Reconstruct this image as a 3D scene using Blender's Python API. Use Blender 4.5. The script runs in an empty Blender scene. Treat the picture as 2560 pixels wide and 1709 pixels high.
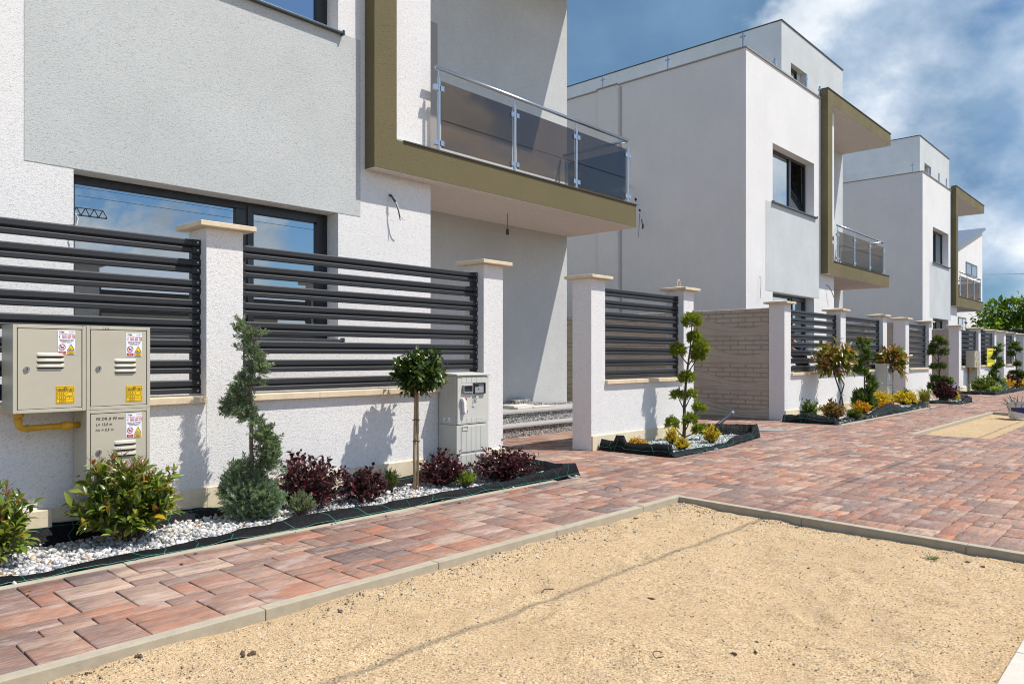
import bpy, math, random
import numpy as np
from mathutils import Vector, Matrix

random.seed(7)
SC = bpy.context.scene
COL = SC.collection
R = math.radians
PI = math.pi
TH = R(42.58)
RV = np.array([math.sin(TH), -math.cos(TH), 0.0])      # rightwards along the picture
FV = np.array([math.cos(TH), math.sin(TH), 0.0])       # into the picture

# ------------------------------------------------------------------ object helpers
def tag(o, label=None, cat=None, group=None, kind=None):
    if label: o['label'] = label
    if cat: o['category'] = cat
    if group: o['group'] = group
    if kind: o['kind'] = kind
    return o

def link(o, parent=None):
    COL.objects.link(o)
    if parent is not None: o.parent = parent
    return o

def thing(name, label, cat, loc=(0, 0, 0), rz=0.0, group=None):
    o = bpy.data.objects.new(name, None)
    o.empty_display_size = 0.1
    o.location = loc
    o.rotation_euler = (0, 0, rz)
    link(o)
    return tag(o, label, cat, group)

def kids(o):
    return [c for c in bpy.data.objects if c.parent == o]

def dup(root, loc=None, rz=None, scale=None, label=None, group=None):
    r = root.copy(); link(r)
    if loc is not None: r.location = loc
    if rz is not None: r.rotation_euler = (0, 0, rz)
    if scale is not None: r.scale = scale if hasattr(scale, '__len__') else (scale,) * 3
    if label: r['label'] = label
    if group: r['group'] = group
    for ch in kids(root):
        c = ch.copy(); COL.objects.link(c); c.parent = r
        for g in kids(ch):
            d = g.copy(); COL.objects.link(d); d.parent = c
    return r

class MB:
    """collects boxes, quads, tubes and prisms for one mesh"""
    def __init__(s):
        s.v = []; s.f = []
    def add(s, vs, fs):
        n = len(s.v)
        s.v += [tuple(float(q) for q in p) for p in vs]
        s.f += [tuple(i + n for i in f) for f in fs]
        return s
    def box(s, x0, x1, y0, y1, z0, z1):
        return s.add([(x0, y0, z0), (x1, y0, z0), (x1, y1, z0), (x0, y1, z0), (x0, y0, z1), (x1, y0, z1), (x1, y1, z1), (x0, y1, z1)],
                     [(0, 3, 2, 1), (4, 5, 6, 7), (0, 1, 5, 4), (1, 2, 6, 5), (2, 3, 7, 6), (3, 0, 4, 7)])
    def quad(s, a, b, c, d):
        return s.add([a, b, c, d], [(0, 1, 2, 3)])
    def tube(s, pts, r, n=6, cap=True):
        pts = [Vector(p) for p in pts]
        rs = r if hasattr(r, '__len__') else [r] * len(pts)
        rings = []
        up = None
        for i, p in enumerate(pts):
            t = (pts[min(i + 1, len(pts) - 1)] - pts[max(i - 1, 0)])
            t = t.normalized() if t.length > 1e-9 else Vector((0, 0, 1))
            if up is None:
                up = Vector((0, 0, 1)) if abs(t.z) < .9 else Vector((1, 0, 0))
            a = t.cross(up); a.normalize(); b = a.cross(t); b.normalize(); up = b
            rings.append([tuple(p + (a * math.cos(2 * PI * k / n) + b * math.sin(2 * PI * k / n)) * rs[i]) for k in range(n)])
        vs = [q for ring in rings for q in ring]
        fs = []
        for i in range(len(pts) - 1):
            for k in range(n):
                fs.append((i * n + k, i * n + (k + 1) % n, (i + 1) * n + (k + 1) % n, (i + 1) * n + k))
        if cap:
            fs.append(tuple(range(n - 1, -1, -1)))
            fs.append(tuple((len(pts) - 1) * n + k for k in range(n)))
        return s.add(vs, fs)
    def disc(s, c, axis, r, h, n=12):
        c = Vector(c); axis = Vector(axis).normalized()
        return s.tube([c, c + axis * h], r, n)
    def prism(s, poly, axis, a0, a1):
        """poly in the two other axes (in xyz order), swept along axis"""
        n = len(poly); vs = []
        for a in (a0, a1):
            for p in poly:
                q = list(p); q.insert('xyz'.index(axis), a); vs.append(tuple(q))
        fs = [(k, (k + 1) % n, n + (k + 1) % n, n + k) for k in range(n)]
        fs.append(tuple(range(n - 1, -1, -1))); fs.append(tuple(range(n, 2 * n)))
        return s.add(vs, fs)
    def build(s, name, m, parent=None, smooth=False, bevel=0, seg=2, loc=None):
        me = bpy.data.meshes.new(name)
        me.from_pydata(s.v, [], s.f)
        return finish(me, name, m, parent, smooth, bevel, seg, loc)

def finish(me, name, m, parent=None, smooth=False, bevel=0, seg=2, loc=None, fix=True):
    me.update()
    if fix:
        import bmesh
        bm = bmesh.new(); bm.from_mesh(me)
        bmesh.ops.recalc_face_normals(bm, faces=bm.faces)
        bm.to_mesh(me); bm.free()
    me.materials.append(m)
    if smooth:
        me.polygons.foreach_set('use_smooth', [True] * len(me.polygons))
    o = bpy.data.objects.new(name, me)
    link(o, parent)
    if loc is not None: o.location = loc
    if bevel:
        b = o.modifiers.new('bevel', 'BEVEL'); b.width = bevel; b.segments = seg; b.limit_method = 'ANGLE'; b.angle_limit = R(40)
    return o

def np_mesh(name, V, F, m, parent=None, smooth=False):
    """V (n,3), F (k,3 or 4) numpy arrays"""
    me = bpy.data.meshes.new(name)
    V = np.asarray(V, dtype=np.float32); F = np.asarray(F, dtype=np.int32)
    k = F.shape[1]
    me.vertices.add(len(V)); me.vertices.foreach_set('co', V.ravel())
    me.loops.add(F.size); me.loops.foreach_set('vertex_index', F.ravel())
    me.polygons.add(len(F))
    me.polygons.foreach_set('loop_start', np.arange(0, F.size, k, dtype=np.int32))
    if smooth: me.polygons.foreach_set('use_smooth', np.ones(len(F), dtype=bool))
    me.update(calc_edges=True); me.validate()
    me.materials.append(m)
    o = bpy.data.objects.new(name, me)
    return link(o, parent)

def unit(a):
    return a / np.maximum(np.linalg.norm(a, axis=-1, keepdims=True), 1e-9)

def scatter(name, tv, tf, P, D, N, S, m, parent=None, smooth=False):
    """instances of a template (x across, y along D, z along N) as ONE mesh"""
    P = np.asarray(P); D = unit(np.asarray(D)); N = np.asarray(N)
    X = unit(np.cross(D, N)); N = np.cross(X, D)
    S = np.asarray(S)
    if S.ndim == 1: S = np.repeat(S[:, None], 3, 1)
    tv = np.asarray(tv, dtype=float); tf = np.asarray(tf)
    V = (P[:, None, :] + X[:, None, :] * (tv[None, :, 0:1] * S[:, None, 0:1]) + D[:, None, :] * (tv[None, :, 1:2] * S[:, None, 1:2])
         + N[:, None, :] * (tv[None, :, 2:3] * S[:, None, 2:3]))
    F = tf[None] + (np.arange(len(P)) * len(tv))[:, None, None]
    return np_mesh(name, V.reshape(-1, 3), F.reshape(-1, tf.shape[1]), m, parent, smooth)

def text_mesh(txt, size, name, m, parent, loc, rot=(PI / 2, 0, 0), align='LEFT', shear=0, thick=.0003):
    cu = bpy.data.curves.new('txt', 'FONT')
    cu.body = txt; cu.size = size; cu.align_x = align; cu.extrude = thick; cu.shear = shear; cu.resolution_u = 2
    t = bpy.data.objects.new('txt', cu)
    COL.objects.link(t)
    dg = bpy.context.evaluated_depsgraph_get()
    me = bpy.data.meshes.new_from_object(t.evaluated_get(dg))
    bpy.data.objects.remove(t); bpy.data.curves.remove(cu)
    me.name = name
    me.transform(Matrix.Translation(loc) @ Matrix.Rotation(rot[2], 4, 'Z') @ Matrix.Rotation(rot[0], 4, 'X'))
    me.materials.clear(); me.materials.append(m)
    return me

def join_text(specs, name, m, parent):
    """several lines of lettering as one mesh"""
    import bmesh
    bm = bmesh.new()
    for sp in specs:
        me = text_mesh(sp[0], sp[1], name, m, None, sp[2], align=sp[3] if len(sp) > 3 else 'LEFT', shear=sp[4] if len(sp) > 4 else 0,
                       rot=sp[5] if len(sp) > 5 else (PI / 2, 0, 0))
        bm.from_mesh(me); bpy.data.meshes.remove(me)
    me = bpy.data.meshes.new(name); bm.to_mesh(me); bm.free()
    me.materials.append(m)
    o = bpy.data.objects.new(name, me)
    return link(o, parent)

# ------------------------------------------------------------------ materials
class NT:
    def __init__(s, name):
        s.m = bpy.data.materials.new(name); s.m.use_nodes = True
        s.t = s.m.node_tree; s.b = s.t.nodes['Principled BSDF']; s.out = s.t.nodes['Material Output']
    def n(s, typ, **kw):
        nd = s.t.nodes.new(typ)
        for k, v in kw.items():
            if k.startswith('i_'):
                key = k[2:].replace('_', ' ')
                nd.inputs[key].default_value = v
            else: setattr(nd, k, v)
        return nd
    def l(s, a, b): s.t.links.new(a, b)
    def coord(s, scale=(1, 1, 1), rot=(0, 0, 0), kind='Object'):
        c = s.n('ShaderNodeTexCoord'); mp = s.n('ShaderNodeMapping')
        mp.inputs['Scale'].default_value = scale; mp.inputs['Rotation'].default_value = rot
        s.l(c.outputs[kind], mp.inputs['Vector']); return mp.outputs['Vector']
    def noise(s, vec, scale, detail=4, rough=.55):
        nd = s.n('ShaderNodeTexNoise'); nd.inputs['Scale'].default_value = scale; nd.inputs['Detail'].default_value = detail
        nd.inputs['Roughness'].default_value = rough
        if vec is not None: s.l(vec, nd.inputs['Vector'])
        return nd.outputs['Fac']
    def ramp(s, fac, stops, interp='LINEAR'):
        nd = s.n('ShaderNodeValToRGB'); nd.color_ramp.interpolation = interp
        el = nd.color_ramp.elements
        while len(el) < len(stops): el.new(.5)
        for e, (p, c) in zip(el, stops):
            e.position = p; e.color = (*c, 1) if len(c) == 3 else c
        s.l(fac, nd.inputs['Fac']); return nd.outputs['Color']
    def mix(s, fac, a, b, blend='MIX'):
        nd = s.n('ShaderNodeMix', data_type='RGBA', blend_type=blend)
        for sock, val in ((nd.inputs[0], fac), (nd.inputs[6], a), (nd.inputs[7], b)):
            if hasattr(val, 'type'): s.l(val, sock)
            elif hasattr(val, '__len__'): sock.default_value = (*val, 1) if len(val) == 3 else val
            else: sock.default_value = val
        return nd.outputs[2]
    def math(s, op, a, b=None):
        nd = s.n('ShaderNodeMath', operation=op)
        for sock, val in zip(nd.inputs, (a, b)):
            if val is None: continue
            if hasattr(val, 'type'): s.l(val, sock)
            else: sock.default_value = val
        return nd.outputs[0]
    def bump(s, h, strength, dist, normal=None):
        nd = s.n('ShaderNodeBump'); nd.inputs['Strength'].default_value = strength; nd.inputs['Distance'].default_value = dist
        s.l(h, nd.inputs['Height'])
        if normal is not None: s.l(normal, nd.inputs['Normal'])
        s.l(nd.outputs[0], s.b.inputs['Normal']); return nd.outputs[0]
    def set(s, color=None, rough=.7, metal=0, spec=None):
        if color is not None:
            if hasattr(color, 'type'): s.l(color, s.b.inputs['Base Color'])
            else: s.b.inputs['Base Color'].default_value = (*color, 1)
        if hasattr(rough, 'type'): s.l(rough, s.b.inputs['Roughness'])
        else: s.b.inputs['Roughness'].default_value = rough
        s.b.inputs['Metallic'].default_value = metal
        if spec is not None: s.b.inputs['Specular IOR Level'].default_value = spec
        return s.m
    def rand(s):
        return s.n('ShaderNodeNewGeometry').outputs['Random Per Island']

def lin(r, g, b):
    f = lambda c: ((c / 255 + .055) / 1.055) ** 2.4 if c > 10 else c / 255 / 12.92
    return (f(r), f(g), f(b))

def plaster(name, col, grain=95, bump=.5, var=.05, streak=False, dist=.006):
    t = NT(name)
    v = t.coord((1, 1, 1), (0, R(35), 0)); vv = t.n('ShaderNodeMapping'); vv.inputs['Scale'].default_value = (.55, 1, 1.25)
    vv.inputs['Rotation'].default_value = (R(28), R(17), R(40))
    t.l(v, vv.inputs['Vector'])
    g = t.noise(vv.outputs[0], grain, 4, .6)
    t.t.nodes[-1].inputs['Distortion'].default_value = 1.2
    big = t.noise(t.coord(), 1.1, 5, .6)
    mid = t.noise(t.coord(), 7, 4, .6)
    c = t.mix(t.ramp(big, [(.3, (0, 0, 0)), (.7, (1, 1, 1))]), tuple(q * (1 - var) for q in col), tuple(min(1, q * (1 + var)) for q in col))
    c = t.mix(t.ramp(mid, [(.35, (0, 0, 0)), (.75, (.3, .3, .3))]), c, tuple(q * .93 for q in col))
    pit = t.ramp(g, [(.30, (0, 0, 0)), (.62, (1, 1, 1))])
    c = t.mix(t.ramp(g, [(.34, (.6, .6, .6)), (.47, (0, 0, 0))]), c, tuple(q * .5 for q in col))
    if streak:
        sv = t.noise(t.coord((3, 3, .12)), 2.2, 5, .6)
        c = t.mix(t.ramp(sv, [(.5, (0, 0, 0)), (.8, (.4, .4, .4))]), c, tuple(q * .88 for q in col))
    t.set(c, .9, spec=.2)
    t.bump(pit, bump, dist)
    return t.m

def flat(name, col, rough=.5, metal=0, var=.0, scale=8, bumpn=0, bscale=200):
    t = NT(name)
    if var:
        f = t.noise(t.coord(), scale, 5, .6)
        c = t.mix(t.ramp(f, [(.3, (0, 0, 0)), (.7, (1, 1, 1))]), tuple(q * (1 - var) for q in col), tuple(min(1, q * (1 + var)) for q in col))
    else: c = col
    t.set(c, rough, metal)
    if bumpn: t.bump(t.noise(t.coord(), bscale, 3), bumpn, .002)
    return t.m

def leafmat(name, stops, rough=.42, trans=.25, spec=.5, var=.35):
    """stops: colour ramp over a random value for each leaf"""
    t = NT(name)
    r = t.rand()
    c = t.ramp(r, stops, 'LINEAR')
    t.set(c, rough, spec=spec)
    tr = t.n('ShaderNodeBsdfTranslucent'); mx = t.n('ShaderNodeMixShader'); mx.inputs[0].default_value = trans
    cc = t.mix(1.0, c, (1.5, 1.6, .8), 'MULTIPLY')
    t.l(cc, tr.inputs['Color'])
    t.l(t.b.outputs[0], mx.inputs[1]); t.l(tr.outputs[0], mx.inputs[2]); t.l(mx.outputs[0], t.out.inputs['Surface'])
    return t.m

M = {}
M['white'] = plaster('white_plaster', (.765, .737, .702), grain=88, bump=.4, var=.03, dist=.005)
M['white_far'] = plaster('smooth_white_plaster', (.77, .742, .708), grain=100, bump=.2, var=.045, streak=True, dist=.004)
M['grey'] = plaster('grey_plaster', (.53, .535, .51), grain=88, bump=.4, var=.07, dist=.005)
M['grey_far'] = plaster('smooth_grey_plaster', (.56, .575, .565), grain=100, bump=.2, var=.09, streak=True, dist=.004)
M['olive'] = plaster('olive_plaster', (.172, .143, .073), grain=120, bump=.6, var=.06)
M['olive_far'] = plaster('smooth_olive_plaster', (.172, .143, .073), grain=60, bump=.3, var=.18)
M['soffit'] = plaster('soffit_paint', (.72, .655, .60), grain=50, bump=.1, var=.03)
M['fence_white'] = plaster('fence_plaster', (.775, .748, .714), grain=95, bump=.5, var=.035, dist=.005, streak=True)
M['anthracite'] = flat('anthracite_powder_coat', (.0135, .015, .018), .55, 0, .15, 40, .15, 900)
M['frame'] = flat('window_frame_grey', (.016, .018, .021), .35)
M['cap'] = flat('cream_stone', (.66, .53, .36), .7, 0, .12, 9, .25, 120)
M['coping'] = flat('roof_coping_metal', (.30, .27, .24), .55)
M['coping_dark'] = flat('dark_drip_edge', (.05, .045, .04), .5)
M['sillmetal'] = flat('sill_metal', (.10, .12, .13), .35, .6)
M['steel'] = flat('brushed_steel', (.40, .44, .48), .25, .95)
M['gasbox'] = flat('beige_enamel', (.46, .42, .325), .40, 0, .06, 3)
M['gap'] = flat('dark_gap', (.012, .011, .010), .8)
M['lock'] = flat('lock_metal', (.55, .55, .55), .25, .9)
M['black'] = flat('black_ink', (.012, .012, .014), .7)
M['red'] = flat('red_print', (.50, .02, .035), .5)
M['stickwhite'] = flat('sticker_white', (.82, .83, .86), .35)
M['stickyellow'] = flat('sticker_yellow', (.80, .50, .008), .4)
M['pipe'] = flat('yellow_pipe_paint', (.56, .30, .012), .4, 0, .22, 14)
M['cabinet'] = flat('grey_beige_plastic', (.54, .53, .47), .5, 0, .04, 6)
M['blackpipe'] = flat('black_plastic', (.012, .015, .022), .55)
M['bark'] = flat('bark', (.16, .12, .085), .9, 0, .35, 40, .6, 120)
M['stake'] = flat('bare_stem', (.36, .25, .145), .85, 0, .25, 30, .5, 90)
M['darkbark'] = flat('dark_bark', (.09, .065, .05), .9, 0, .3, 40, .6, 120)
M['thread'] = flat('green_thread', (.01, .24, .17), .6)
M['slab'] = flat('light_stone_slab', (.62, .58, .52), .7, 0, .15, 20)
M['cable'] = flat('cable_black', (.02, .02, .02), .5)
M['cablegrey'] = flat('cable_grey', (.30, .31, .33), .45)
M['cablewhite'] = flat('cable_white', (.62, .62, .64), .45)
M['skin'] = flat('skin', (.52, .28, .20), .5)
M['navy'] = flat('navy_cloth', (.018, .024, .06), .85, 0, .2, 20)
M['whitecloth'] = flat('white_cloth', (.68, .70, .78), .8)
M['hairred'] = flat('hair_brown', (.10, .028, .015), .6)
M['hairdark'] = flat('hair_dark', (.03, .018, .012), .6)
M['bucket'] = flat('white_plastic', (.62, .62, .60), .35, 0, .06, 8)
M['blueprint'] = flat('blue_print', (.02, .02, .16), .4)
M['signyellow'] = flat('sign_yellow', (.78, .70, .005), .5)
M['blackfence'] = flat('dark_fence_paint', (.014, .015, .017), .6, 0, .2, 6)
M['soil'] = flat('brown_clod', (.10, .065, .038), .95, 0, .3, 60, .8, 60)
M['dirt'] = flat('bare_ground', (.25, .20, .13), .95, 0, .2, 3, .4, 20)
M['wiremark'] = flat('grey_seal', (.42, .40, .38), .8)
M['roofdark'] = flat('dark_roof_metal', (.16, .19, .23), .4, .3, .1, 3)
M['interior'] = flat('room_dark', (.03, .028, .025), .8)
M['crane'] = flat('crane_paint', (.10, .11, .12), .6)
M['kerb'] = None

def concrete(name, col):
    t = NT(name)
    f = t.noise(t.coord(), 14, 6, .65); g = t.noise(t.coord(), 220, 3, .6); b = t.noise(t.coord(), 1.7, 4, .6)
    c = t.mix(t.ramp(f, [(.3, (0, 0, 0)), (.7, (1, 1, 1))]), tuple(q * .85 for q in col), tuple(q * 1.08 for q in col))
    c = t.mix(t.ramp(b, [(.45, (0, 0, 0)), (.75, (.5, .5, .5))]), c, tuple(q * .8 for q in col))
    c = t.mix(t.ramp(g, [(.3, (.4, .4, .4)), (.45, (0, 0, 0))]), c, tuple(q * .55 for q in col))
    t.set(c, .9); t.bump(g, .35, .002)
    return t.m
M['kerb'] = concrete('kerb_concrete', (.40, .345, .25))
M['paleslab'] = concrete('pale_concrete', (.60, .54, .45))

def travertine():
    t = NT('travertine')
    v = t.coord((5, 5, 42)); f = t.noise(v, 5.5, 5, .65)
    b = t.noise(t.coord(), 6, 4, .6)
    c = t.mix(t.ramp(b, [(.3, (0, 0, 0)), (.7, (1, 1, 1))]), (.62, .51, .34), (.74, .65, .47))
    c = t.mix(t.ramp(f, [(.30, (1, 1, 1)), (.36, (0, 0, 0))]), c, (.14, .09, .05))
    t.set(c, .75); t.bump(t.ramp(f, [(.30, (0, 0, 0)), (.38, (1, 1, 1))]), .5, .004)
    return t.m
M['travertine'] = travertine()

def granite():
    t = NT('granite')
    vo = t.n('ShaderNodeTexVoronoi'); vo.inputs['Scale'].default_value = 95
    t.l(t.coord(), vo.inputs['Vector'])
    sep = t.n('ShaderNodeSeparateColor'); t.l(vo.outputs['Color'], sep.inputs[0])
    c = t.ramp(sep.outputs[0], [(0, (.02, .02, .02)), (.40, (.05, .046, .042)), (.52, (.26, .245, .225)), (.8, (.46, .44, .42)), (1, (.60, .58, .56))])
    t.set(c, .45); return t.m
M['granite'] = granite()
M['granitetop'] = flat('granite_tread', (.38, .37, .35), .5, 0, .22, 70)

def paver_mat():
    t = NT('clay_coloured_pavers')
    r = t.rand()
    geo = t.n('ShaderNodeNewGeometry')
    comb = t.n('ShaderNodeCombineXYZ')
    k = t.math('MULTIPLY', r, 173.0)
    t.l(k, comb.inputs['X']); t.l(k, comb.inputs['Z'])
    add = t.n('ShaderNodeVectorMath', operation='ADD')
    t.l(geo.outputs['Position'], add.inputs[0]); t.l(comb.outputs[0], add.inputs[1])
    mp = t.n('ShaderNodeMapping'); mp.inputs['Scale'].default_value = (3.2, 15, 1); t.l(add.outputs[0], mp.inputs['Vector'])
    st = t.noise(mp.outputs[0], 1.9, 6, .62)
    mp2 = t.n('ShaderNodeMapping'); mp2.inputs['Scale'].default_value = (5, 11, 1); mp2.inputs['Location'].default_value = (9, 3, 0)
    t.l(add.outputs[0], mp2.inputs['Vector'])
    st2 = t.noise(mp2.outputs[0], 1.0, 4, .6)
    r2 = t.math('FRACT', t.math('MULTIPLY', r, 37.77))
    base = t.ramp(r, [(0, (.20, .085, .058)), (.14, (.30, .118, .070)), (.26, (.43, .165, .075)), (.36, (.23, .115, .082)),
                      (.48, (.38, .20, .125)), (.60, (.155, .095, .078)), (.70, (.47, .32, .22)), (.80, (.27, .145, .105)), (.90, (.125, .085, .075)), (1, (.35, .17, .10))])
    dark = t.ramp(r2, [(0, (.17, .115, .098)), (.5, (.145, .11, .10)), (1, (.26, .15, .11))])
    light = t.ramp(r2, [(0, (.48, .38, .30)), (.4, (.50, .45, .43)), (.7, (.58, .50, .44)), (1, (.43, .32, .26))])
    c = t.mix(t.ramp(st, [(.47, (0, 0, 0)), (.58, (.75, .75, .75))]), base, dark)
    st3 = t.noise(mp.outputs[0], 5.5, 5, .65)
    c = t.mix(t.ramp(st3, [(.50, (0, 0, 0)), (.66, (.45, .45, .45))]), c, (.40, .28, .22))
    c = t.mix(t.ramp(st3, [(.34, (.6, .6, .6)), (.46, (0, 0, 0))]), c, (.12, .075, .06))
    amt = t.math('MULTIPLY', t.ramp(st2, [(.5, (0, 0, 0)), (.72, (1, 1, 1))]), t.ramp(r2, [(.35, (.12, .12, .12)), (1, (.95, .95, .95))]))
    c = t.mix(amt, c, light)
    dust = t.noise(t.coord(), .9, 5, .65)
    c = t.mix(t.ramp(dust, [(.4, (0, 0, 0)), (.8, (.30, .30, .30))]), c, (.52, .41, .33))
    fine = t.noise(t.coord(), 260, 3, .6)
    c = t.mix(t.ramp(fine, [(.3, (.35, .35, .35)), (.5, (0, 0, 0))]), c, (.13, .08, .06))
    t.set(c, .82, spec=.35)
    h = t.math('ADD', t.math('MULTIPLY', st, .6), t.math('MULTIPLY', fine, .4))
    t.bump(h, .45, .004)
    return t.m
M['paver'] = paver_mat()
M['joint'] = flat('joint_sand', (.030, .022, .018), .95, 0, .3, 40)

def sand_mat():
    t = NT('sand')
    vo = t.n('ShaderNodeTexVoronoi'); vo.inputs['Scale'].default_value = 175
    t.l(t.coord(), vo.inputs['Vector'])
    sep = t.n('ShaderNodeSeparateColor'); t.l(vo.outputs['Color'], sep.inputs[0])
    grain = t.ramp(sep.outputs[0], [(0, (.17, .115, .055)), (.10, (.255, .175, .085)), (.2, (.435, .302, .163)), (.6, (.50, .355, .197)), (.85, (.565, .425, .26)), (1, (.65, .53, .37))])
    big = t.noise(t.coord(), 1.6, 5, .6); mid = t.noise(t.coord(), 9, 5, .65)
    c = t.mix(t.ramp(big, [(.42, (0, 0, 0)), (.7, (.5, .5, .5))]), grain, (.42, .295, .165))
    c = t.mix(t.ramp(mid, [(.55, (0, 0, 0)), (.8, (.4, .4, .4))]), c, (.38, .27, .155))
    t.set(c, .95, spec=.15)
    nb = t.n('ShaderNodeBump'); nb.inputs['Strength'].default_value = .5; nb.inputs['Distance'].default_value = .006
    t.l(vo.outputs['Distance'], nb.inputs['Height'])
    t.bump(mid, .6, .03, nb.outputs[0])
    return t.m
M['sand'] = sand_mat()
M['grit'] = None

def island(name, stops, rough=.7, bumpn=0):
    t = NT(name); c = t.ramp(t.rand(), stops)
    f = t.noise(t.coord(), 70, 4, .6)
    c = t.mix(t.ramp(f, [(.35, (.5, .5, .5)), (.6, (0, 0, 0))]), c, (.25, .24, .23))
    t.set(c, rough); return t.m
M['chip'] = island('marble_chips', [(0, (.13, .14, .15)), (.2, (.28, .285, .29)), (.36, (.46, .45, .43)), (.58, (.62, .60, .565)), (.84, (.75, .73, .70)), (.93, (.58, .45, .31)), (1, (.36, .34, .32))])
M['chipgreen'] = island('green_chips', [(0, (.17, .21, .20)), (.3, (.32, .37, .34)), (.6, (.45, .50, .46)), (.85, (.58, .62, .58)), (1, (.72, .74, .70))])
M['grit'] = island('grit', [(0, (.06, .045, .035)), (.4, (.16, .11, .07)), (.6, (.35, .25, .15)), (.8, (.62, .52, .38)), (1, (.75, .70, .60))])

def membrane():
    t = NT('woven_weed_membrane')
    w = t.noise(t.coord((1, 1, 1)), 160, 2, .7)
    c = t.ramp(w, [(.4, (.004, .004, .0045)), (.75, (.012, .012, .013))])
    t.set(c, t.ramp(w, [(.35, (.75, .75, .75)), (.7, (.42, .42, .42))]), spec=.14)
    f = t.noise(t.coord(), 18, 4, .6)
    nb = t.n('ShaderNodeBump'); nb.inputs['Strength'].default_value = 1.0; nb.inputs['Distance'].default_value = .02
    t.l(f, nb.inputs['Height'])
    t.bump(w, .8, .004, nb.outputs[0])
    return t.m
M['membrane'] = membrane()

def wallpanel_mat():
    t = NT('moulded_concrete_panel')
    f = t.noise(t.coord(), 3, 5, .6); g = t.noise(t.coord(), 120, 3)
    c = t.mix(t.ramp(f, [(.3, (0, 0, 0)), (.7, (1, 1, 1))]), (.39, .33, .26), (.46, .39, .31))
    t.set(c, .9); t.bump(g, .2, .002); return t.m
M['wallpanel'] = wallpanel_mat()
M['groove_shade'] = flat('panel_groove_shade', (.32, .268, .21), .95)  # darker tone puts shade into the moulded brick grooves and panel seams

def window_glass():
    t = NT('window_glass')
    g = t.n('ShaderNodeBsdfGlossy'); g.inputs['Roughness'].default_value = 0.0; g.inputs['Color'].default_value = (.70, .78, .84, 1)
    d = t.n('ShaderNodeBsdfDiffuse'); d.inputs['Color'].default_value = (.022, .022, .022, 1)
    mx = t.n('ShaderNodeMixShader'); lw = t.n('ShaderNodeLayerWeight'); lw.inputs['Blend'].default_value = .35
    fac = t.math('ADD', t.math('MULTIPLY', lw.outputs['Facing'], .45), .40)
    t.l(fac, mx.inputs[0]); t.l(d.outputs[0], mx.inputs[1]); t.l(g.outputs[0], mx.inputs[2]); t.l(mx.outputs[0], t.out.inputs['Surface'])
    return t.m
M['pane'] = window_glass()

def tinted(name, col, refl=.10):
    t = NT(name)
    tr = t.n('ShaderNodeBsdfTransparent'); tr.inputs['Color'].default_value = (*col, 1)
    g = t.n('ShaderNodeBsdfGlossy'); g.inputs['Roughness'].default_value = 0.0; g.inputs['Color'].default_value = (.9, .85, .8, 1)
    mx = t.n('ShaderNodeMixShader'); lw = t.n('ShaderNodeLayerWeight'); lw.inputs['Blend'].default_value = .3
    fac = t.math('ADD', t.math('MULTIPLY', lw.outputs['Facing'], refl), .03)
    t.l(fac, mx.inputs[0]); t.l(tr.outputs[0], mx.inputs[1]); t.l(g.outputs[0], mx.inputs[2]); t.l(mx.outputs[0], t.out.inputs['Surface'])
    return t.m
M['smoked'] = tinted('smoked_glass', (.45, .375, .315), .20)       # crossed twice: front and back of the pane
M['clear'] = tinted('clear_glass', (.96, .975, .97), .08)
M['meterframe'] = flat('clear_plastic_grey', (.30, .31, .31), .25)
M['meterglass'] = tinted('meter_window', (.6, .62, .64), .35)

# foliage
M['lf_laurel'] = leafmat('laurel_leaves', [(0, (.055, .095, .014)), (.35, (.115, .17, .022)), (.65, (.18, .235, .032)), (.9, (.27, .29, .05)), (.955, (.24, .07, .025)), (.985, (.55, .32, .02)), (1, (.24, .26, .05))], .3)
M['lf_juniper'] = leafmat('juniper_scales', [(0, (.08, .115, .07)), (.4, (.15, .20, .125)), (.75, (.225, .28, .17)), (1, (.33, .38, .23))], .7, .3, .2)
M['lf_junlow'] = leafmat('blue_juniper_scales', [(0, (.12, .165, .11)), (.5, (.23, .30, .20)), (1, (.36, .43, .28))], .7, .3, .2)
M['lf_purple'] = leafmat('purple_leaves', [(0, (.018, .006, .008)), (.4, (.045, .012, .016)), (.75, (.085, .017, .026)), (.92, (.17, .018, .035)), (1, (.13, .05, .04))], .34, .18, .55)
M['lf_dark'] = leafmat('dark_glossy_leaves', [(0, (.022, .042, .008)), (.5, (.048, .085, .014)), (.85, (.09, .14, .022)), (1, (.19, .22, .04))], .25, .15, .6)
M['lf_cloud'] = leafmat('yellow_green_sprays', [(0, (.08, .12, .016)), (.4, (.17, .215, .026)), (.8, (.30, .34, .04)), (1, (.46, .46, .07))], .6, .35, .25)
M['lf_cloudfar'] = leafmat('dark_green_sprays', [(0, (.04, .07, .02)), (.5, (.085, .13, .032)), (1, (.19, .24, .05))], .6, .25, .25)
M['lf_yellow'] = leafmat('golden_leaves', [(0, (.34, .25, .012)), (.4, (.56, .42, .018)), (.75, (.70, .54, .03)), (.9, (.58, .28, .02)), (1, (.26, .30, .03))], .5, .3, .3)
M['lf_orange'] = leafmat('orange_leaves', [(0, (.45, .12, .015)), (.4, (.60, .24, .015)), (.7, (.62, .42, .02)), (.9, (.35, .30, .03)), (1, (.16, .18, .03))], .5, .3, .3)
M['lf_photinia'] = leafmat('red_tipped_leaves', [(0, (.055, .085, .014)), (.34, (.12, .165, .022)), (.62, (.22, .24, .03)), (.74, (.33, .17, .02)), (.86, (.45, .13, .03)), (.95, (.55, .24, .09)), (1, (.30, .26, .05))], .28, .25, .6)
M['lf_lime'] = leafmat('lime_needles', [(0, (.12, .18, .02)), (.6, (.24, .33, .03)), (1, (.36, .42, .05))], .6, .3, .2)
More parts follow.
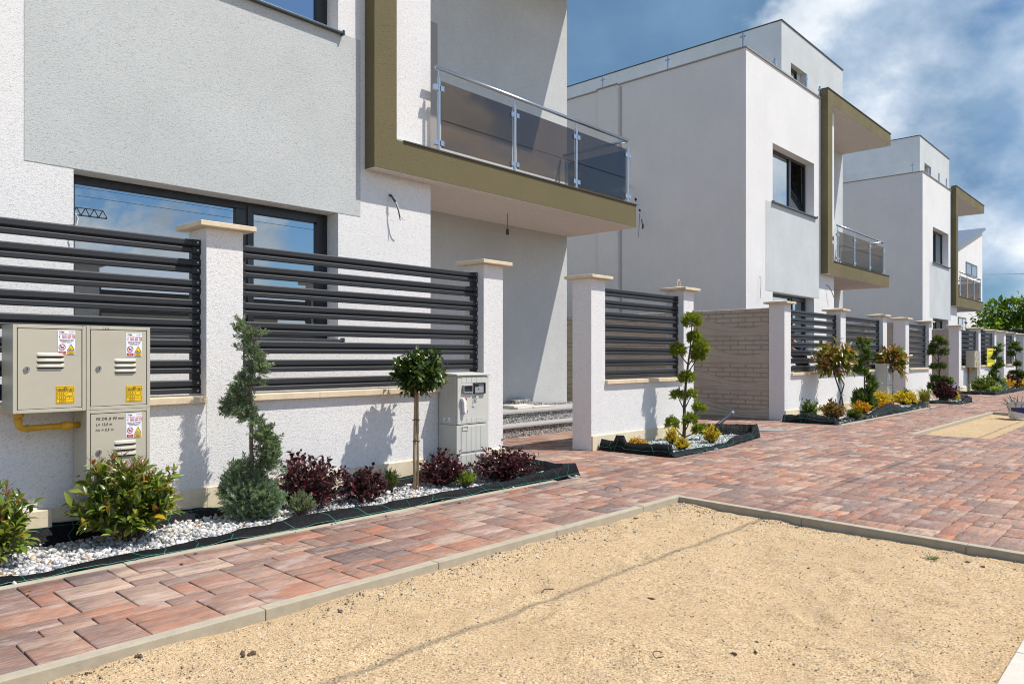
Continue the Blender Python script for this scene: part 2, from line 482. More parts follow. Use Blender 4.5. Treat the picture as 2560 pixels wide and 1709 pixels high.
M['lf_sage'] = leafmat('grey_green_needles', [(0, (.10, .13, .07)), (.6, (.20, .24, .12)), (1, (.32, .35, .18))], .7, .25, .2)
M['lf_brown'] = leafmat('dry_brown_leaves', [(0, (.12, .065, .025)), (.5, (.26, .15, .06)), (.85, (.40, .25, .10)), (1, (.20, .20, .05))], .7, .25, .2)
M['lf_green'] = leafmat('mid_green_leaves', [(0, (.04, .07, .012)), (.5, (.085, .125, .02)), (.85, (.15, .18, .03)), (1, (.28, .25, .04))], .4, .25, .4)
M['lf_grass'] = leafmat('straw_green_blades', [(0, (.14, .15, .03)), (.5, (.27, .26, .06)), (1, (.42, .36, .12))], .6, .3, .2)
M['lf_hedge'] = leafmat('hedge_leaves', [(0, (.03, .065, .008)), (.4, (.07, .13, .012)), (.8, (.16, .24, .02)), (1, (.28, .34, .04))], .4, .35, .4)
M['lf_bud'] = leafmat('red_buds', [(0, (.16, .02, .02)), (1, (.36, .10, .08))], .6, .2, .3)
from mathutils import noise as mnoise
def nz(x, y, z=0.0): return mnoise.noise(Vector((x, y, z)))
def fbm(x, y, z=0.0, o=4):
    a = 1; s = 0; f = 1
    for _ in range(o):
        s += a * nz(x * f, y * f, z + 7 * f); a *= .5; f *= 2.1
    return s

# ------------------------------------------------------------------ setting
g = MB().quad((-400, -400, -.16), (400, -400, -.16), (400, 400, -.16), (-400, 400, -.16)).build('ground', M['dirt'])
tag(g, kind='structure')

def end_kerb_x(y): return 5.217 - .092 * (3.02 - y)
YS = 3.02
def paved(x, y):
    if y < x / 7.2 - .5 or x > 41: return False
    if y > 8.2 or (y > 5.24 and not 5.3 < x < 14.05 and not 17.7 < x < 20.2 and not 22 < x < 26): return False
    if y > 6.80 and x < 9.8: return False
    if y < YS and y > .40 and x < end_kerb_x(y): return False
    if y < .486 and x < 5.0: return False
    if 11.66 < x < 17.33 and 1.97 < y < 2.95: return False
    if x < 5.33 and 4.15 < y < 5.24: return False
    if 7.5 < x < 9.2 and 4.35 < y < 5.1: return False
    return True

CX_, CY_ = .1, .1027
x0g, y0g = -1.6, YS - 36 * CY_
nx, ny = int(43 / CX_), int(9.2 / CY_)
rng = random.Random(11)
free = [[paved(x0g + (i + .5) * CX_, y0g + (j + .5) * CY_) for j in range(ny)] for i in range(nx)]
SZ = [(3, 2), (3, 2), (2, 2), (2, 2), (2, 3), (2, 1), (3, 1), (2, 3), (3, 2), (1, 2)]
PV, PF = [], []
def add_paver(xa, xb, ya, yb):
    gp, bv = .0032, .0042
    zt = rng.uniform(-.0015, .0015)
    tx, ty = rng.uniform(-.006, .006), rng.uniform(-.006, .006)
    cx, cy = (xa + xb) / 2, (ya + yb) / 2
    n = len(PV)
    for (ins, dz) in ((gp, -.014), (gp, -.004), (gp + bv, 0)):
        for (px, py) in ((xa + ins, ya + ins), (xb - ins, ya + ins), (xb - ins, yb - ins), (xa + ins, yb - ins)):
            PV.append((px, py, zt + dz + tx * (px - cx) + ty * (py - cy)))
    PF.append((n + 8, n + 9, n + 10, n + 11))
    for k in range(4):
        for L in (0, 4):
            PF.append((n + L + k, n + L + (k + 1) % 4, n + L + 4 + (k + 1) % 4, n + L + 4 + k))
for i in range(nx):
    for j in range(ny):
        if not free[i][j]: continue
        opts = SZ[:]; rng.shuffle(opts)
        for (a, b) in opts + [(1, 1)]:
            if i + a > nx or j + b > ny: continue
            if all(free[i + p][j + q] for p in range(a) for q in range(b)):
                for p in range(a):
                    for q in range(b): free[i + p][j + q] = False
                add_paver(x0g + i * CX_, x0g + (i + a) * CX_, y0g + j * CY_, y0g + (j + b) * CY_)
                break
pv = np_mesh('pavement', PV, PF, M['paver']); tag(pv, kind='structure')
pb = MB()
zb = -.011
pb.quad((-2, YS, zb), (end_kerb_x(YS), YS, zb), (end_kerb_x(YS), 4.15, zb), (-2, 4.15, zb))
pb.quad((end_kerb_x(0), -2, zb), (11.66, -2, zb), (11.66, 4.15, zb), (end_kerb_x(YS), 4.15, zb))
pb.quad((5.36, 4.15, zb), (11.66, 4.15, zb), (11.66, 9, zb), (5.36, 9, zb))
pb.quad((end_kerb_x(.486), .486, zb), (end_kerb_x(0), 0, zb), (end_kerb_x(0) + .05, 0, zb), (end_kerb_x(YS), YS, zb))
pb.quad((11.66, 2.95, zb), (42, 2.95, zb), (42, 9, zb), (11.66, 9, zb))
pb.quad((11.66, -2, zb), (42, -2, zb), (42, 1.97, zb), (11.66, 1.97, zb))
pb.quad((17.33, 1.97, zb), (42, 1.97, zb), (42, 2.95, zb), (17.33, 2.95, zb))
tag(pb.build('pavement', M['joint']), kind='structure')

# sand
_fr = random.Random(77)
FEET = [(_fr.uniform(.6, 5.0), _fr.uniform(.6, 2.8), _fr.uniform(0, PI), _fr.uniform(.6, 1.1)) for _ in range(48)]
def sand_h(x, y):
    h = -.052 + .010 * fbm(x * 1.1, y * 1.1) + .006 * fbm(x * 4, y * 4, 3)
    h += .012 * nz(x * 2.3, y * 3.1, 9) + .009 * nz(x * 7, y * 7, 4)
    h += max(0, .022 - .06 * abs(y - 2.9)) * (1 if x < 4.0 else .4)
    for (mx, my, r, a) in ((3.5, .8, .16, .022), (2.72, 2.52, .2, -.012), (3.4, 1.7, .2, .014), (2.2, 1.9, .18, -.012), (4.1, 1.5, .2, -.012)):
        d2 = ((x - mx) ** 2 + (y - my) ** 2) / r ** 2
        if d2 < 8: h += a * math.exp(-d2)
    for (fx, fy, fa, fs) in FEET:
        dx, dy = x - fx, y - fy
        if abs(dx) > .3 or abs(dy) > .3: continue
        u = (dx * math.cos(fa) + dy * math.sin(fa)) / .12; v = (-dx * math.sin(fa) + dy * math.cos(fa)) / .055
        q = u * u + v * v
        h += fs * (-.011 * math.exp(-q * q) + .006 * math.exp(-(q - 2.2) ** 2))
    return min(h, -.012)
def sand_patch(name, xa, xb, ya, yb, res):
    xs = np.arange(xa, xb + res, res); ys = np.arange(ya, yb + res, res)
    V = [(x, y, sand_h(x, y)) for x in xs for y in ys]
    n = len(ys)
    F = [(a * n + b, (a + 1) * n + b, (a + 1) * n + b + 1, a * n + b + 1) for a in range(len(xs) - 1) for b in range(n - 1)]
    o = np_mesh(name, V, F, M['sand'], smooth=True)
    return tag(o, kind='structure')
sand_patch('sand', .2, 5.25, .47, 2.965, .022)
sand_patch('sand', 11.64, 17.35, 1.95, 2.94, .06)
ch_v = [(-1, 0, 0), (1, 0, 0), (0, -1, 0), (0, 1, 0), (0, 0, -.8), (0, 0, .8)]
oct_f = [(0, 2, 5), (2, 1, 5), (1, 3, 5), (3, 0, 5), (2, 0, 4), (1, 2, 4), (3, 1, 4), (0, 3, 4)]
rs = np.random.RandomState(5)
N_ = 11000
gx_ = rs.uniform(.4, 5.1, N_); gy_ = rs.uniform(.5, 2.93, N_)
k_ = gx_ < np.array([end_kerb_x(y) - .08 for y in gy_]); gx_, gy_ = gx_[k_], gy_[k_]
P_ = np.array([(x, y, sand_h(x, y) + .001) for x, y in zip(gx_, gy_)])
sz_ = rs.gamma(2.2, .0008, len(P_)) + .0008
ex = []
while len(ex) < 1500:          # crumbs gather along the kerbs
    if rs.rand() < .6: x, y = rs.uniform(.4, 5.1), 2.945 - abs(rs.normal(0, .13))
    else:
        y = rs.uniform(.5, 2.9); x = end_kerb_x(y) - .075 - abs(rs.normal(0, .12))
    if fbm(x * 2.2, y * 2.2, 5) > -.15: ex.append((x, y, sand_h(x, y) + .002))
P_ = np.vstack([P_, np.array(ex)]); sz_ = np.concatenate([sz_, rs.gamma(1.6, .0016, len(ex)) + .0012])
o = scatter('grit', ch_v, oct_f, P_, rs.normal(size=P_.shape), rs.normal(size=P_.shape), sz_, M['grit'])
tag(o, 'small dark and pale grains strewn over the raked sand', 'grit', kind='stuff')

# kerbs
def kerb_line(name, p, q, w, inner, seg=1.0, z0=-.2, z1=.006, m='kerb'):
    """from p to q, the width w laid towards inner (+1 = left of p->q)"""
    p = Vector((*p, 0)); q = Vector((*q, 0)); d = (q - p); L = d.length; d.normalize(); nrm = Vector((-d.y, d.x, 0)) * inner
    mb = MB(); t = 0; r2 = random.Random(int(L * 100))
    while t < L - .02:
        e = min(L, t + seg); a = p + d * (t + .0015); b = p + d * (e - .0015); zt = z1 + r2.uniform(-.002, .002)
        c = [a, b, b + nrm * w, a + nrm * w]
        mb.add([(v.x, v.y, z0) for v in c] + [(v.x, v.y, zt) for v in c], [(3, 2, 1, 0), (4, 5, 6, 7), (0, 1, 5, 4), (1, 2, 6, 5), (2, 3, 7, 6), (3, 0, 4, 7)])
        t = e
    o = mb.build(name, M[m], bevel=.004)
    return tag(o, kind='structure')
kerb_line('kerb', (-.36, YS), (5.222, YS), .062, -1, 1.0)
kerb_line('kerb', (end_kerb_x(2.957), 2.957), (end_kerb_x(.486), .486), .062, -1, 1.0)
kerb_line('kerb', (-1.5, 4.142), (5.1, 4.142), .055, 1, 1.0)
kerb_line('kerb', (12.35, 4.15), (18.6, 4.15), .06, 1, 1.0)
kerb_line('kerb', (11.66, 2.98), (17.36, 2.98), .07, -1, 1.0)
kerb_line('kerb', (17.33, 2.91), (17.33, 1.97), .06, -1, 1.0)
ps = MB()
xq = .9
while xq < 5.2:
    for (ya, yb) in ((.085, .484), (-.32, .082)):
        ps.box(xq + .002, xq + .398, ya, yb, -.1, .004)
    xq += .4
tag(ps.build('path', M['paleslab'], bevel=.004), kind='structure')

# ------------------------------------------------------------------ planting beds
rock_v = []
r3 = np.random.RandomState(3)
PHI = (1 + 5 ** .5) / 2
for (a, b, c) in [(-1, PHI, 0), (1, PHI, 0), (-1, -PHI, 0), (1, -PHI, 0), (0, -1, PHI), (0, 1, PHI), (0, -1, -PHI), (0, 1, -PHI), (PHI, 0, -1), (PHI, 0, 1), (-PHI, 0, -1), (-PHI, 0, 1)]:
    v = np.array([a, b, c]) / 1.9 * r3.uniform(.72, 1.2); rock_v.append(tuple(v * np.array([.75, 1.05, .62])))
rock_f = [(0, 11, 5), (0, 5, 1), (0, 1, 7), (0, 7, 10), (0, 10, 11), (1, 5, 9), (5, 11, 4), (11, 10, 2), (10, 7, 6), (7, 1, 8), (3, 9, 4), (3, 4, 2), (3, 2, 6), (3, 6, 8), (3, 8, 9), (4, 9, 5), (2, 4, 11), (6, 2, 10), (8, 6, 7), (9, 8, 1)]

def in_poly(x, y, poly):
    ins = False; n = len(poly)
    for i in range(n):
        (xa, ya), (xb, yb) = poly[i], poly[(i + 1) % n]
        if (ya > y) != (yb > y) and x < (xb - xa) * (y - ya) / (yb - ya) + xa: ins = not ins
    return ins

def gravel(poly, n, size, m, seed, label, z=.012):
    rr = np.random.RandomState(seed)
    xs = [p[0] for p in poly]; ys = [p[1] for p in poly]
    pts = []
    while len(pts) < n:
        x, y = rr.uniform(min(xs), max(xs)), rr.uniform(min(ys), max(ys))
        if in_poly(x, y, poly): pts.append((x, y, z + abs(rr.normal(0, .006)) + .008 * fbm(x * 2, y * 2)))
    for k in range(int(n / 180)):      # strays on the kerb and the paving
        i = rr.randint(len(poly) - 1); t = rr.uniform(); a, b = poly[i], poly[i + 1]
        x, y = a[0] + (b[0] - a[0]) * t, a[1] + (b[1] - a[1]) * t
        if y < 4.6: pts.append((x + rr.normal(0, .05), y - .05 - abs(rr.normal(0, .09)), .008))
    P = np.array(pts)
    D = rr.normal(size=P.shape) * np.array([1, 1, .45]); Nn = rr.normal(size=P.shape) * .6 + np.array([0, 0, 1.0])
    S = (size * np.exp(rr.normal(0, .35, len(P))))[:, None] * rr.uniform(.75, 1.25, (len(P), 3))
    o = scatter('gravel', rock_v, rock_f, P, D, Nn, S, M[m])
    tag(o, label, 'gravel', kind='stuff')
    base = MB(); base.add([(x, y, z - .005) for x, y in poly], [tuple(range(len(poly)))])
    tag(base.build('soil', M['chipbase' if m == 'chip' else 'chipbase2']), kind='structure')
M['chipbase'] = flat('crushed_marble_bed', (.46, .44, .42), .9, 0, .4, 60, .8, 90)
M['chipbase2'] = flat('crushed_green_bed', (.26, .29, .27), .9, 0, .4, 60, .8, 90)
BED1 = [(-.6, 4.24), (5.38, 4.24), (5.30, 5.0), (5.0, 5.17), (-.6, 5.17)]
BED2 = [(7.16, 4.20), (8.3, 4.22), (9.5, 4.36), (9.62, 4.7), (9.44, 5.14), (7.16, 5.14)]
BED3 = [(12.4, 4.24), (18.3, 4.27), (18.2, 5.17), (12.4, 5.17)]
BED4 = [(19.75, 4.0), (21.1, 3.98), (21.4, 4.3), (21.2, 5.15), (19.75, 5.15)]
BED5 = [(25.2, 4.2), (30.6, 4.15), (30.6, 5.15), (25.2, 5.15)]
gravel(BED1, 13000, .0135, 'chip', 21, 'white marble chips in the long bed below the gas meter cabinets', z=-.038)
gravel(BED2, 6500, .011, 'chipgreen', 22, 'grey green stone chips in the small bed around the pom pom tree')
gravel(BED3, 2600, .02, 'chip', 23, 'white chips in the bed with the two red tipped trees')
gravel(BED4, 700, .02, 'chipgreen', 24, 'chips in the far bed under the purple shrub')
gravel(BED5, 1000, .022, 'chip', 25, 'chips in the farthest bed by the yellow sign')

def membrane_strip(label, path, prof, seed, group='weed membranes edging the beds', thr=.24, amp=.02, close=None):
    """path: [(x,y)]; prof(s, t): list of (inward offset, z) per station; inward = left of path"""
    rr = random.Random(seed)
    pts = [Vector((*p, 0)) for p in path]
    segs = []; L = 0
    for a, b in zip(pts, pts[1:]): segs.append((L, a, b, (b - a).length)); L += (b - a).length
    def at(s):
        for (s0, a, b, l) in segs:
            if s <= s0 + l + 1e-6: return a + (b - a) * ((s - s0) / l), (b - a).normalized()
        s0, a, b, l = segs[-1]; return b, (b - a).normalized()
    n = max(8, int(L / .035)); V = []; rows = []
    for i in range(n + 1):
        s = L * i / n
        p, _ = at(s)
        d = (at(min(L, s + .08))[0] - at(max(0, s - .08))[0]).normalized()
        nr = Vector((-d.y, d.x, 0))
        row = []
        for k, (off, z) in enumerate(prof(s, L)):
            w = amp * (0.15 if k in (0,) else 1.0)
            q = p + nr * (off + .7 * w * fbm(s * 3.3 + k * .3, seed + k * .15)) + d * (.01 * nz(s * 5, k))
            row.append(Vector((q.x, q.y, max(.004 if prof(s, L)[0][1] > 0 else min(.004, prof(s, L)[0][1]), z + (w * fbm(s * 4.1 + k * .35, 5 + seed + k * .25) if k else 0)))))
        rows.append(row)
    m = len(rows[0])
    V = [tuple(v) for r in rows for v in r]
    F = [(i * m + k, (i + 1) * m + k, (i + 1) * m + k + 1, i * m + k + 1) for i in range(n) for k in range(m - 1)]
    o = np_mesh('weed_membrane', V, F, M['membrane'], smooth=True)
    tag(o, label, 'weed membrane', group)
    th = MB(); up = Vector((0, 0, .0025))
    s = rr.uniform(.05, .2)
    while s < L - .02:
        i = int(s / L * n)
        sk = rr.choice((-1, 0, 1, 2))
        seq = []
        for k in range(m):
            ii = max(0, min(n, i + int(sk * k / 2)))
            r0 = rows[ii]; a = r0[k]
            nn = (rows[min(n, ii + 1)][k] - rows[max(0, ii - 1)][k]).cross(r0[min(m - 1, k + 1)] - r0[max(0, k - 1)])
            if nn.length > 0:
                nn.normalize()
                if nn.y * -1 + nn.z < 0: nn = -nn
            seq.append(a + nn * .0025)
        th.tube(seq, .0014, 4)
        s += thr * rr.uniform(.7, 1.25)
    kk = max(1, m - 2)
    line = []
    for i in range(0, n + 1, 1):
        r0 = rows[i]; a = r0[kk] * .6 + r0[min(m - 1, kk + 1)] * .4
        nn = (rows[min(n, i + 1)][kk] - rows[max(0, i - 1)][kk]).cross(r0[min(m - 1, kk + 1)] - r0[kk])
        if nn.length > 0:
            nn.normalize()
            if nn.y * -1 + nn.z < 0: nn = -nn
        line.append(a + nn * .003)
    th.tube(line, .0012, 4)
    th.build('thread', M['thread'], o)
    return o
def p_front1(s, L):
    # low and flat on the left, standing up on the right
    t = max(0, min(1, (s - 3.9) / .5)); 
    h = .035 + .045 * t + .02 * math.sin(s * 2.3)
    if s > 5.9: h = .12
    return [(.21, -.035), (.16 - .06 * t, -.01 + .6 * h * t), (.11 - .06 * t, .0 + h), (.055 - .025 * t, .004 + h * (.75 + .1 * t)), (.012, .010 + .25 * h * t), (.004, .004)]
membrane_strip('long black weed membrane with green threads along the front of the white chip bed', [(-.6, 4.20), (1.5, 4.20), (3.6, 4.20), (4.6, 4.19), (5.50, 4.17), (5.36, 5.02)], p_front1, 3, amp=.018)
membrane_strip('black weed membrane turned up against the travertine base behind the white chips', [(5.2, 5.155), (-.6, 5.155)], lambda s, L: [(.10, -.034), (.06, .0), (.03, .01 + .03 * math.sin(s * 2.2) + .02 * math.sin(s * 5.1)), (.006, .03 + .045 * math.sin(s * 2.2) + .02 * math.sin(s * 5.1))], 8, amp=.02)
def p_b2(s, L):
    h = .13 if s < .95 else (.05 if s < 2.5 else .09)
    if .2 < s < .35: h = .2
    if s > 3.4: h = .17
    return [(.13, .012), (.08, .03 + h * .3), (.05, h), (.02, .6 * h), (.004, .004)]
membrane_strip('black weed membrane with green threads round the small green chip bed', [(7.10, 5.14), (7.12, 4.14), (8.4, 4.16), (9.75, 4.33), (9.82, 4.5), (9.50, 5.12)], p_b2, 12, amp=.022)
def p_b3(s, L):
    h = .08 + .05 * math.sin(s * 3.1) if s < 1.9 else .05 + .12 * max(0, math.sin((s - 3) * 1.6))
    return [(.22, .014), (.16, .04 + .4 * h), (.1, .02 + h), (.04, .015 + .7 * h), (.004, .004)]
membrane_strip('grey black crumpled membrane in front of the red tipped trees', [(12.28, 5.1), (12.36, 4.22), (14.0, 4.22), (16.5, 4.23), (18.35, 4.26), (18.25, 4.8)], p_b3, 14, amp=.045)
membrane_strip('crumpled dark membrane around the purple shrub far down the pavement', [(19.6, 4.6), (19.65, 3.98), (20.7, 3.90), (21.5, 4.1), (21.9, 4.25), (21.2, 4.7)], lambda s, L: [(.2, .014), (.12, .05), (.08, .13 if s > 1.2 else .05), (.03, .1 if s > 1.2 else .03), (.004, .004)], 16, amp=.05)
membrane_strip('farthest dark membrane below the yellow sign', [(25.1, 5.1), (25.1, 4.15), (27.5, 4.1), (30.8, 4.1)], lambda s, L: [(.2, .014), (.12, .05), (.08, .1), (.03, .07), (.004, .004)], 18, amp=.05)
def part(mb, name, m, root, **kw):
    """a part modelled in world coordinates under a thing's Empty"""
    return mb.build(name, M[m] if isinstance(m, str) else m, root, loc=-root.location, **kw)
def sub(mb, name, m, parent, **kw):
    return mb.build(name, M[m] if isinstance(m, str) else m, parent, **kw)

# ------------------------------------------------------------------ fence
YF = 5.19
PIL = [(-.40, -.12, 'leftmost'), (2.417, 2.697, ''), (5.232, 5.512, ''), (7.022, 7.302, ''), (9.166, 9.446, ''), (12.614, 12.892, ''), (15.39, 15.69, ''),
       (18.16, 18.457, ''), (19.96, 20.27, ''), (22.16, 22.45, ''), (25.626, 25.952, ''), (28.43, 28.75, ''), (31.11, 31.44, ''),
       (32.89, 33.28, ''), (35.08, 35.41, ''), (37.35, 37.7, '')]
PLAB = [None,
        'white pillar with cream cap right of the gas meter cabinets, nearest large pillar',
        'white pillar with cream cap right behind the grey electricity cabinet, left of the entrance steps',
        'white pillar with cream cap left of the short fence panel, right of the entrance steps',
        'white pillar with a cream cap behind the tall pom pom tree, a loop of wire on its cap',
        'white pillar with cream cap at the right end of the moulded brick pattern wall',
        'white pillar with cream cap right behind the nearer red tipped tree',
        'white pillar with cream cap right behind the far electricity cabinet',
        'white pillar with cream cap just right of the second red tipped tree',
        'white pillar with cream cap directly left of the far pom pom tree above purple leaves',
        'white pillar with cream cap right of the far pom pom tree, left of the far gas cabinets',
        'far white pillar with cream cap just right of the far gas cabinets',
        'far white pillar with cream cap just behind the top of the farthest spiral juniper',
        'far white pillar immediately right of the farthest spiral juniper',
        'far white pillar with a narrow dark gap on its right side',
        'last white pillar at the right edge of the photo']
def cap_mesh(root, x0, x1, y0, y1, z):
    o = .07
    mb = MB()
    a = [(x0 - o, y0 - o, z), (x1 + o, y0 - o, z), (x1 + o, y1 + o, z), (x0 - o, y1 + o, z)]
    b = [(p[0], p[1], z + .036) for p in a]
    i = .11
    c = [(x0 + i, y0 + i, z + .062), (x1 - i, y0 + i, z + .062), (x1 - i, y1 - i, z + .062), (x0 + i, y1 - i, z + .062)]
    mb.add(a + b + c, [(3, 2, 1, 0), (0, 1, 5, 4), (1, 2, 6, 5), (2, 3, 7, 6), (3, 0, 4, 7), (4, 5, 9, 8), (5, 6, 10, 9), (6, 7, 11, 10), (7, 4, 8, 11), (8, 9, 10, 11)])
    return part(mb, 'cap', 'cap', root, bevel=.004)
ZC = 2.028
for k, (xa, xb, _) in enumerate(PIL):
    if k == 0:
        continue
    r = thing('fence_pillar', PLAB[k], 'pillar', ((xa + xb) / 2, YF + .14, 0), group='fence pillars along the pavement')
    ya, yb = YF, YF + .28
    part(MB().box(xa, xb, ya, yb, -.05, ZC), 'shaft', 'fence_white', r, bevel=.004)
    cap_mesh(r, xa, xb, ya, yb, ZC)
    mb = MB(); xe = xa + .0
    left_free = k in (3, 5, 8, 10, 13, 15)
    if left_free: mb.box(xa + .004, xb, YF - .02, YF - .001, -.05, .17)
    else: mb.box(xa, xb + .012, YF - .02, YF - .001, -.05, .17)
    if k in (2, 4, 7, 9, 12, 14): mb.box(xb + .001, xb + .012, YF, yb, -.05, .17)
    part(mb, 'plinth', 'travertine', r, bevel=.002)
    if k == 4:
        c = Vector(((xa + xb) / 2 - .03, YF + .14, ZC + .06))
        part(MB().tube([c + Vector((-.03, 0, 0)), c + Vector((-.035, 0, .06)), c + Vector((-.01, 0, .105)), c + Vector((.02, 0, .10)), c + Vector((.035, 0, .05)), c + Vector((.03, 0, 0))], .006, 5), 'wire_loop', 'cap', r)

WALLS = [(0, 1, 'low white wall with cream sill behind the gas meter cabinets'),
         (1, 2, 'low white wall with cream sill behind the spiral juniper and ball tree'),
         (3, 4, 'short low white wall with cream sill behind the green chip bed'),
         (5, 6, 'low white wall under the fence panel with people behind, leaf shadow on it'),
         (6, 7, 'low white wall behind the middle spiral juniper'),
         (8, 9, 'short low white wall with a narrow tree shadow, right of the second red tipped tree'),
         (10, 11, 'far low white wall left of and behind the far gas cabinets'),
         (11, 12, 'far low white wall below the yellow sign'),
         (13, 14, 'farthest short low white wall with a thin dark shadow, right of the farthest juniper')]
for (a, b, lab) in WALLS:
    xa, xb = PIL[a][1], PIL[b][0]
    r = thing('low_wall', lab, 'wall', ((xa + xb) / 2, YF + .14, 0), group='low walls between the pillars')
    part(MB().box(xa, xb, YF + .004, YF + .255, -.05, .773), 'wall', 'fence_white', r)
    mb = MB()
    if a == 0: mb.box(xa, 1.43, YF - .055, YF + .003, -.05, .168); mb.box(1.43, xb, YF - .018, YF + .003, -.05, .168)
    else: mb.box(xa, xb, YF - .018, YF + .003, -.05, .168)
    part(mb, 'plinth', 'travertine', r, bevel=.002)
    mb = MB(); n = max(2, int(round((xb - xa) / .62))); w = (xb - xa) / n
    for i in range(n):
        mb.box(xa + i * w + (.001 if i else 0), xa + (i + 1) * w - .0012, YF - .036, YF + .27, .774, .82)
    part(mb, 'sill', 'cap', r, bevel=.003)

PANL = {0: 'long dark slatted fence panel behind the gas meter cabinets', 1: 'long dark slatted fence panel behind the spiral juniper and ball tree',
        3: 'short dark slatted fence panel left of the tall pom pom tree', 5: 'dark slatted fence panel with a crouching person behind it',
        6: 'dark slatted fence panel behind the middle spiral juniper', 8: 'dark slatted fence panel right of the second red tipped tree',
        10: 'far dark slatted fence panel partly hidden by the far gas cabinets', 11: 'far dark slatted fence panel behind the yellow sign', 13: 'farthest narrow dark slatted fence panel'}
prof = [(.0, .002), (-.016, .002), (-.022, .008), (-.022, .034), (-.019, .038), (-.004, .047), (-.003, .052), (-.014, .053), (-.022, .061), (-.022, .092), (-.015, .100), (0, .100)]
YP = YF + .108
screw_proto = None
for (a, b, _) in WALLS:
    xa, xb = PIL[a][1], PIL[b][0]
    r = thing('fence_panel', PANL[a], 'fence', ((xa + xb) / 2, YP, .82), group='slatted panels of the fence')
    for i in range(8):
        z0 = .836 + .144 * i
        part(MB().prism([(YP + y, z0 + z) for y, z in prof], 'x', xa + .012, xb - .012), 'slat', 'anthracite', r)
    for side in (0, 1):
        mb = MB()
        x1 = xa + .002 if side == 0 else xb - .062
        # upright with a scalloped front that follows the slats
        pts = []
        for i in range(8):
            z0 = .836 + .144 * i
            pts += [(YP - .026, z0 + .002), (YP - .026, z0 + .042), (YP - .016, z0 + .050), (YP - .026, z0 + .058), (YP - .026, z0 + .100), (YP - .012, z0 + .110), (YP - .012, z0 + .134)]
        pts = pts[:-2]
        pts += [(YP + .03, .836 + .144 * 7 + .1), (YP + .03, .838)]
        mb.prism(pts, 'x', x1, x1 + .06)
        br = part(mb, 'bracket', 'anthracite', r)
        if side == 1 and a < 10:
            for i in range(8):
                for dz in (.022, .078):
                    if screw_proto is None:
                        screw_proto = MB().disc((0, 0, 0), (0, -1, 0), .0075, .004, 10).disc((0, -.003, 0), (0, -1, 0), .004, .004, 6).build('screw', M['lock'], br)
                        s_ = screw_proto
                    else:
                        s_ = screw_proto.copy(); COL.objects.link(s_); s_.parent = br
                    s_.location = (x1 + .038, YP - .0262, .836 + .144 * i + dz)

# moulded concrete side walls between the plots
def moulded_wall(x, ya, yb, label, res, yfine=None):
    ys = np.arange(ya, yb + res, res); zs = np.arange(0, 1.966, res)
    if yfine: ys = np.concatenate([np.arange(ya, yfine, res), np.arange(yfine, yb + .05, .05)])
    rr = random.Random(3)
    V = []; G = []
    for y in ys:
        for z in zs:
            k = int(z / .492); w = (z - k * .492) / .492
            yy = y - 5.47
            zc = .52 + .24 * math.cos(PI * (1.63 - yy) / 1.2)
            h = 0.0
            if w < zc:
                q = (zc - w) / zc * (2.7 + .7 * math.sin(yy * 2.1 + k))
                f = q % 1.0
                h = .006 + .012 * (f ** 1.6) * (1 if f < .94 else (1 - f) / .06)
            else:
                row = int(z / .082); fz = (z / .082) % 1
                fy = ((yy + (row % 2) * .145) / .29) % 1
                h = .016 if (.13 < fz < .89 and .034 < fy < .966) else .0
            if w < .02 or w > .98: h = -.010
            V.append((x - h, y, z)); G.append(h <= 0)
    n = len(zs)
    F = [(a * n + b, a * n + b + 1, (a + 1) * n + b + 1, (a + 1) * n + b) for a in range(len(ys) - 1) for b in range(n - 1)]
    r = thing('garden_wall', label, 'wall', (x, ya, 0), group='moulded walls between the plots')
    o = np_mesh('panel_face', V, F, M['wallpanel'], r); o.location = -r.location
    o.data.materials.append(M['groove_shade'])
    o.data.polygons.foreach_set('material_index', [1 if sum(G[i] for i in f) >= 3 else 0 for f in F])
    part(MB().box(x + .002, x + .07, ya, yb, -.05, 1.955), 'backing', 'wallpanel', r)
    return r
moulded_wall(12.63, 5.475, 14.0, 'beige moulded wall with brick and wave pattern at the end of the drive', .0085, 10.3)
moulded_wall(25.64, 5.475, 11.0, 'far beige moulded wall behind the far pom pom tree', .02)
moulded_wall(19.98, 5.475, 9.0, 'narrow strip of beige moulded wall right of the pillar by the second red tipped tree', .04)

# ------------------------------------------------------------------ houses
YW, YB, YE = 6.585, 6.415, 7.75

def wall_front(mb, x0, x1, z0, z1, y, holes, depth):
    xs = sorted({x0, x1, *[h[0] for h in holes], *[h[1] for h in holes]})
    zs = sorted({z0, z1, *[h[2] for h in holes], *[h[3] for h in holes]})
    for a, b in zip(xs, xs[1:]):
        for c, d in zip(zs, zs[1:]):
            if any(h[0] <= a and b <= h[1] and h[2] <= c and d <= h[3] for h in holes): continue
            mb.quad((a, y, c), (b, y, c), (b, y, d), (a, y, d))
    for (a, b, c, d) in holes:
        yd = y + depth
        mb.quad((a, y, c), (a, yd, c), (a, yd, d), (a, y, d)); mb.quad((b, y, c), (b, y, d), (b, yd, d), (b, yd, c))
        mb.quad((a, y, d), (a, yd, d), (b, yd, d), (b, y, d)); mb.quad((a, y, c), (b, y, c), (b, yd, c), (a, yd, c))

def open_shell(mb, x0, x1, y0, y1, z0, z1):
    """all but the front face"""
    mb.quad((x0, y0, z0), (x0, y0, z1), (x0, y1, z1), (x0, y1, z0)); mb.quad((x1, y0, z0), (x1, y1, z0), (x1, y1, z1), (x1, y0, z1))
    mb.quad((x0, y1, z0), (x0, y1, z1), (x1, y1, z1), (x1, y1, z0)); mb.quad((x0, y0, z1), (x1, y0, z1), (x1, y1, z1), (x0, y1, z1))

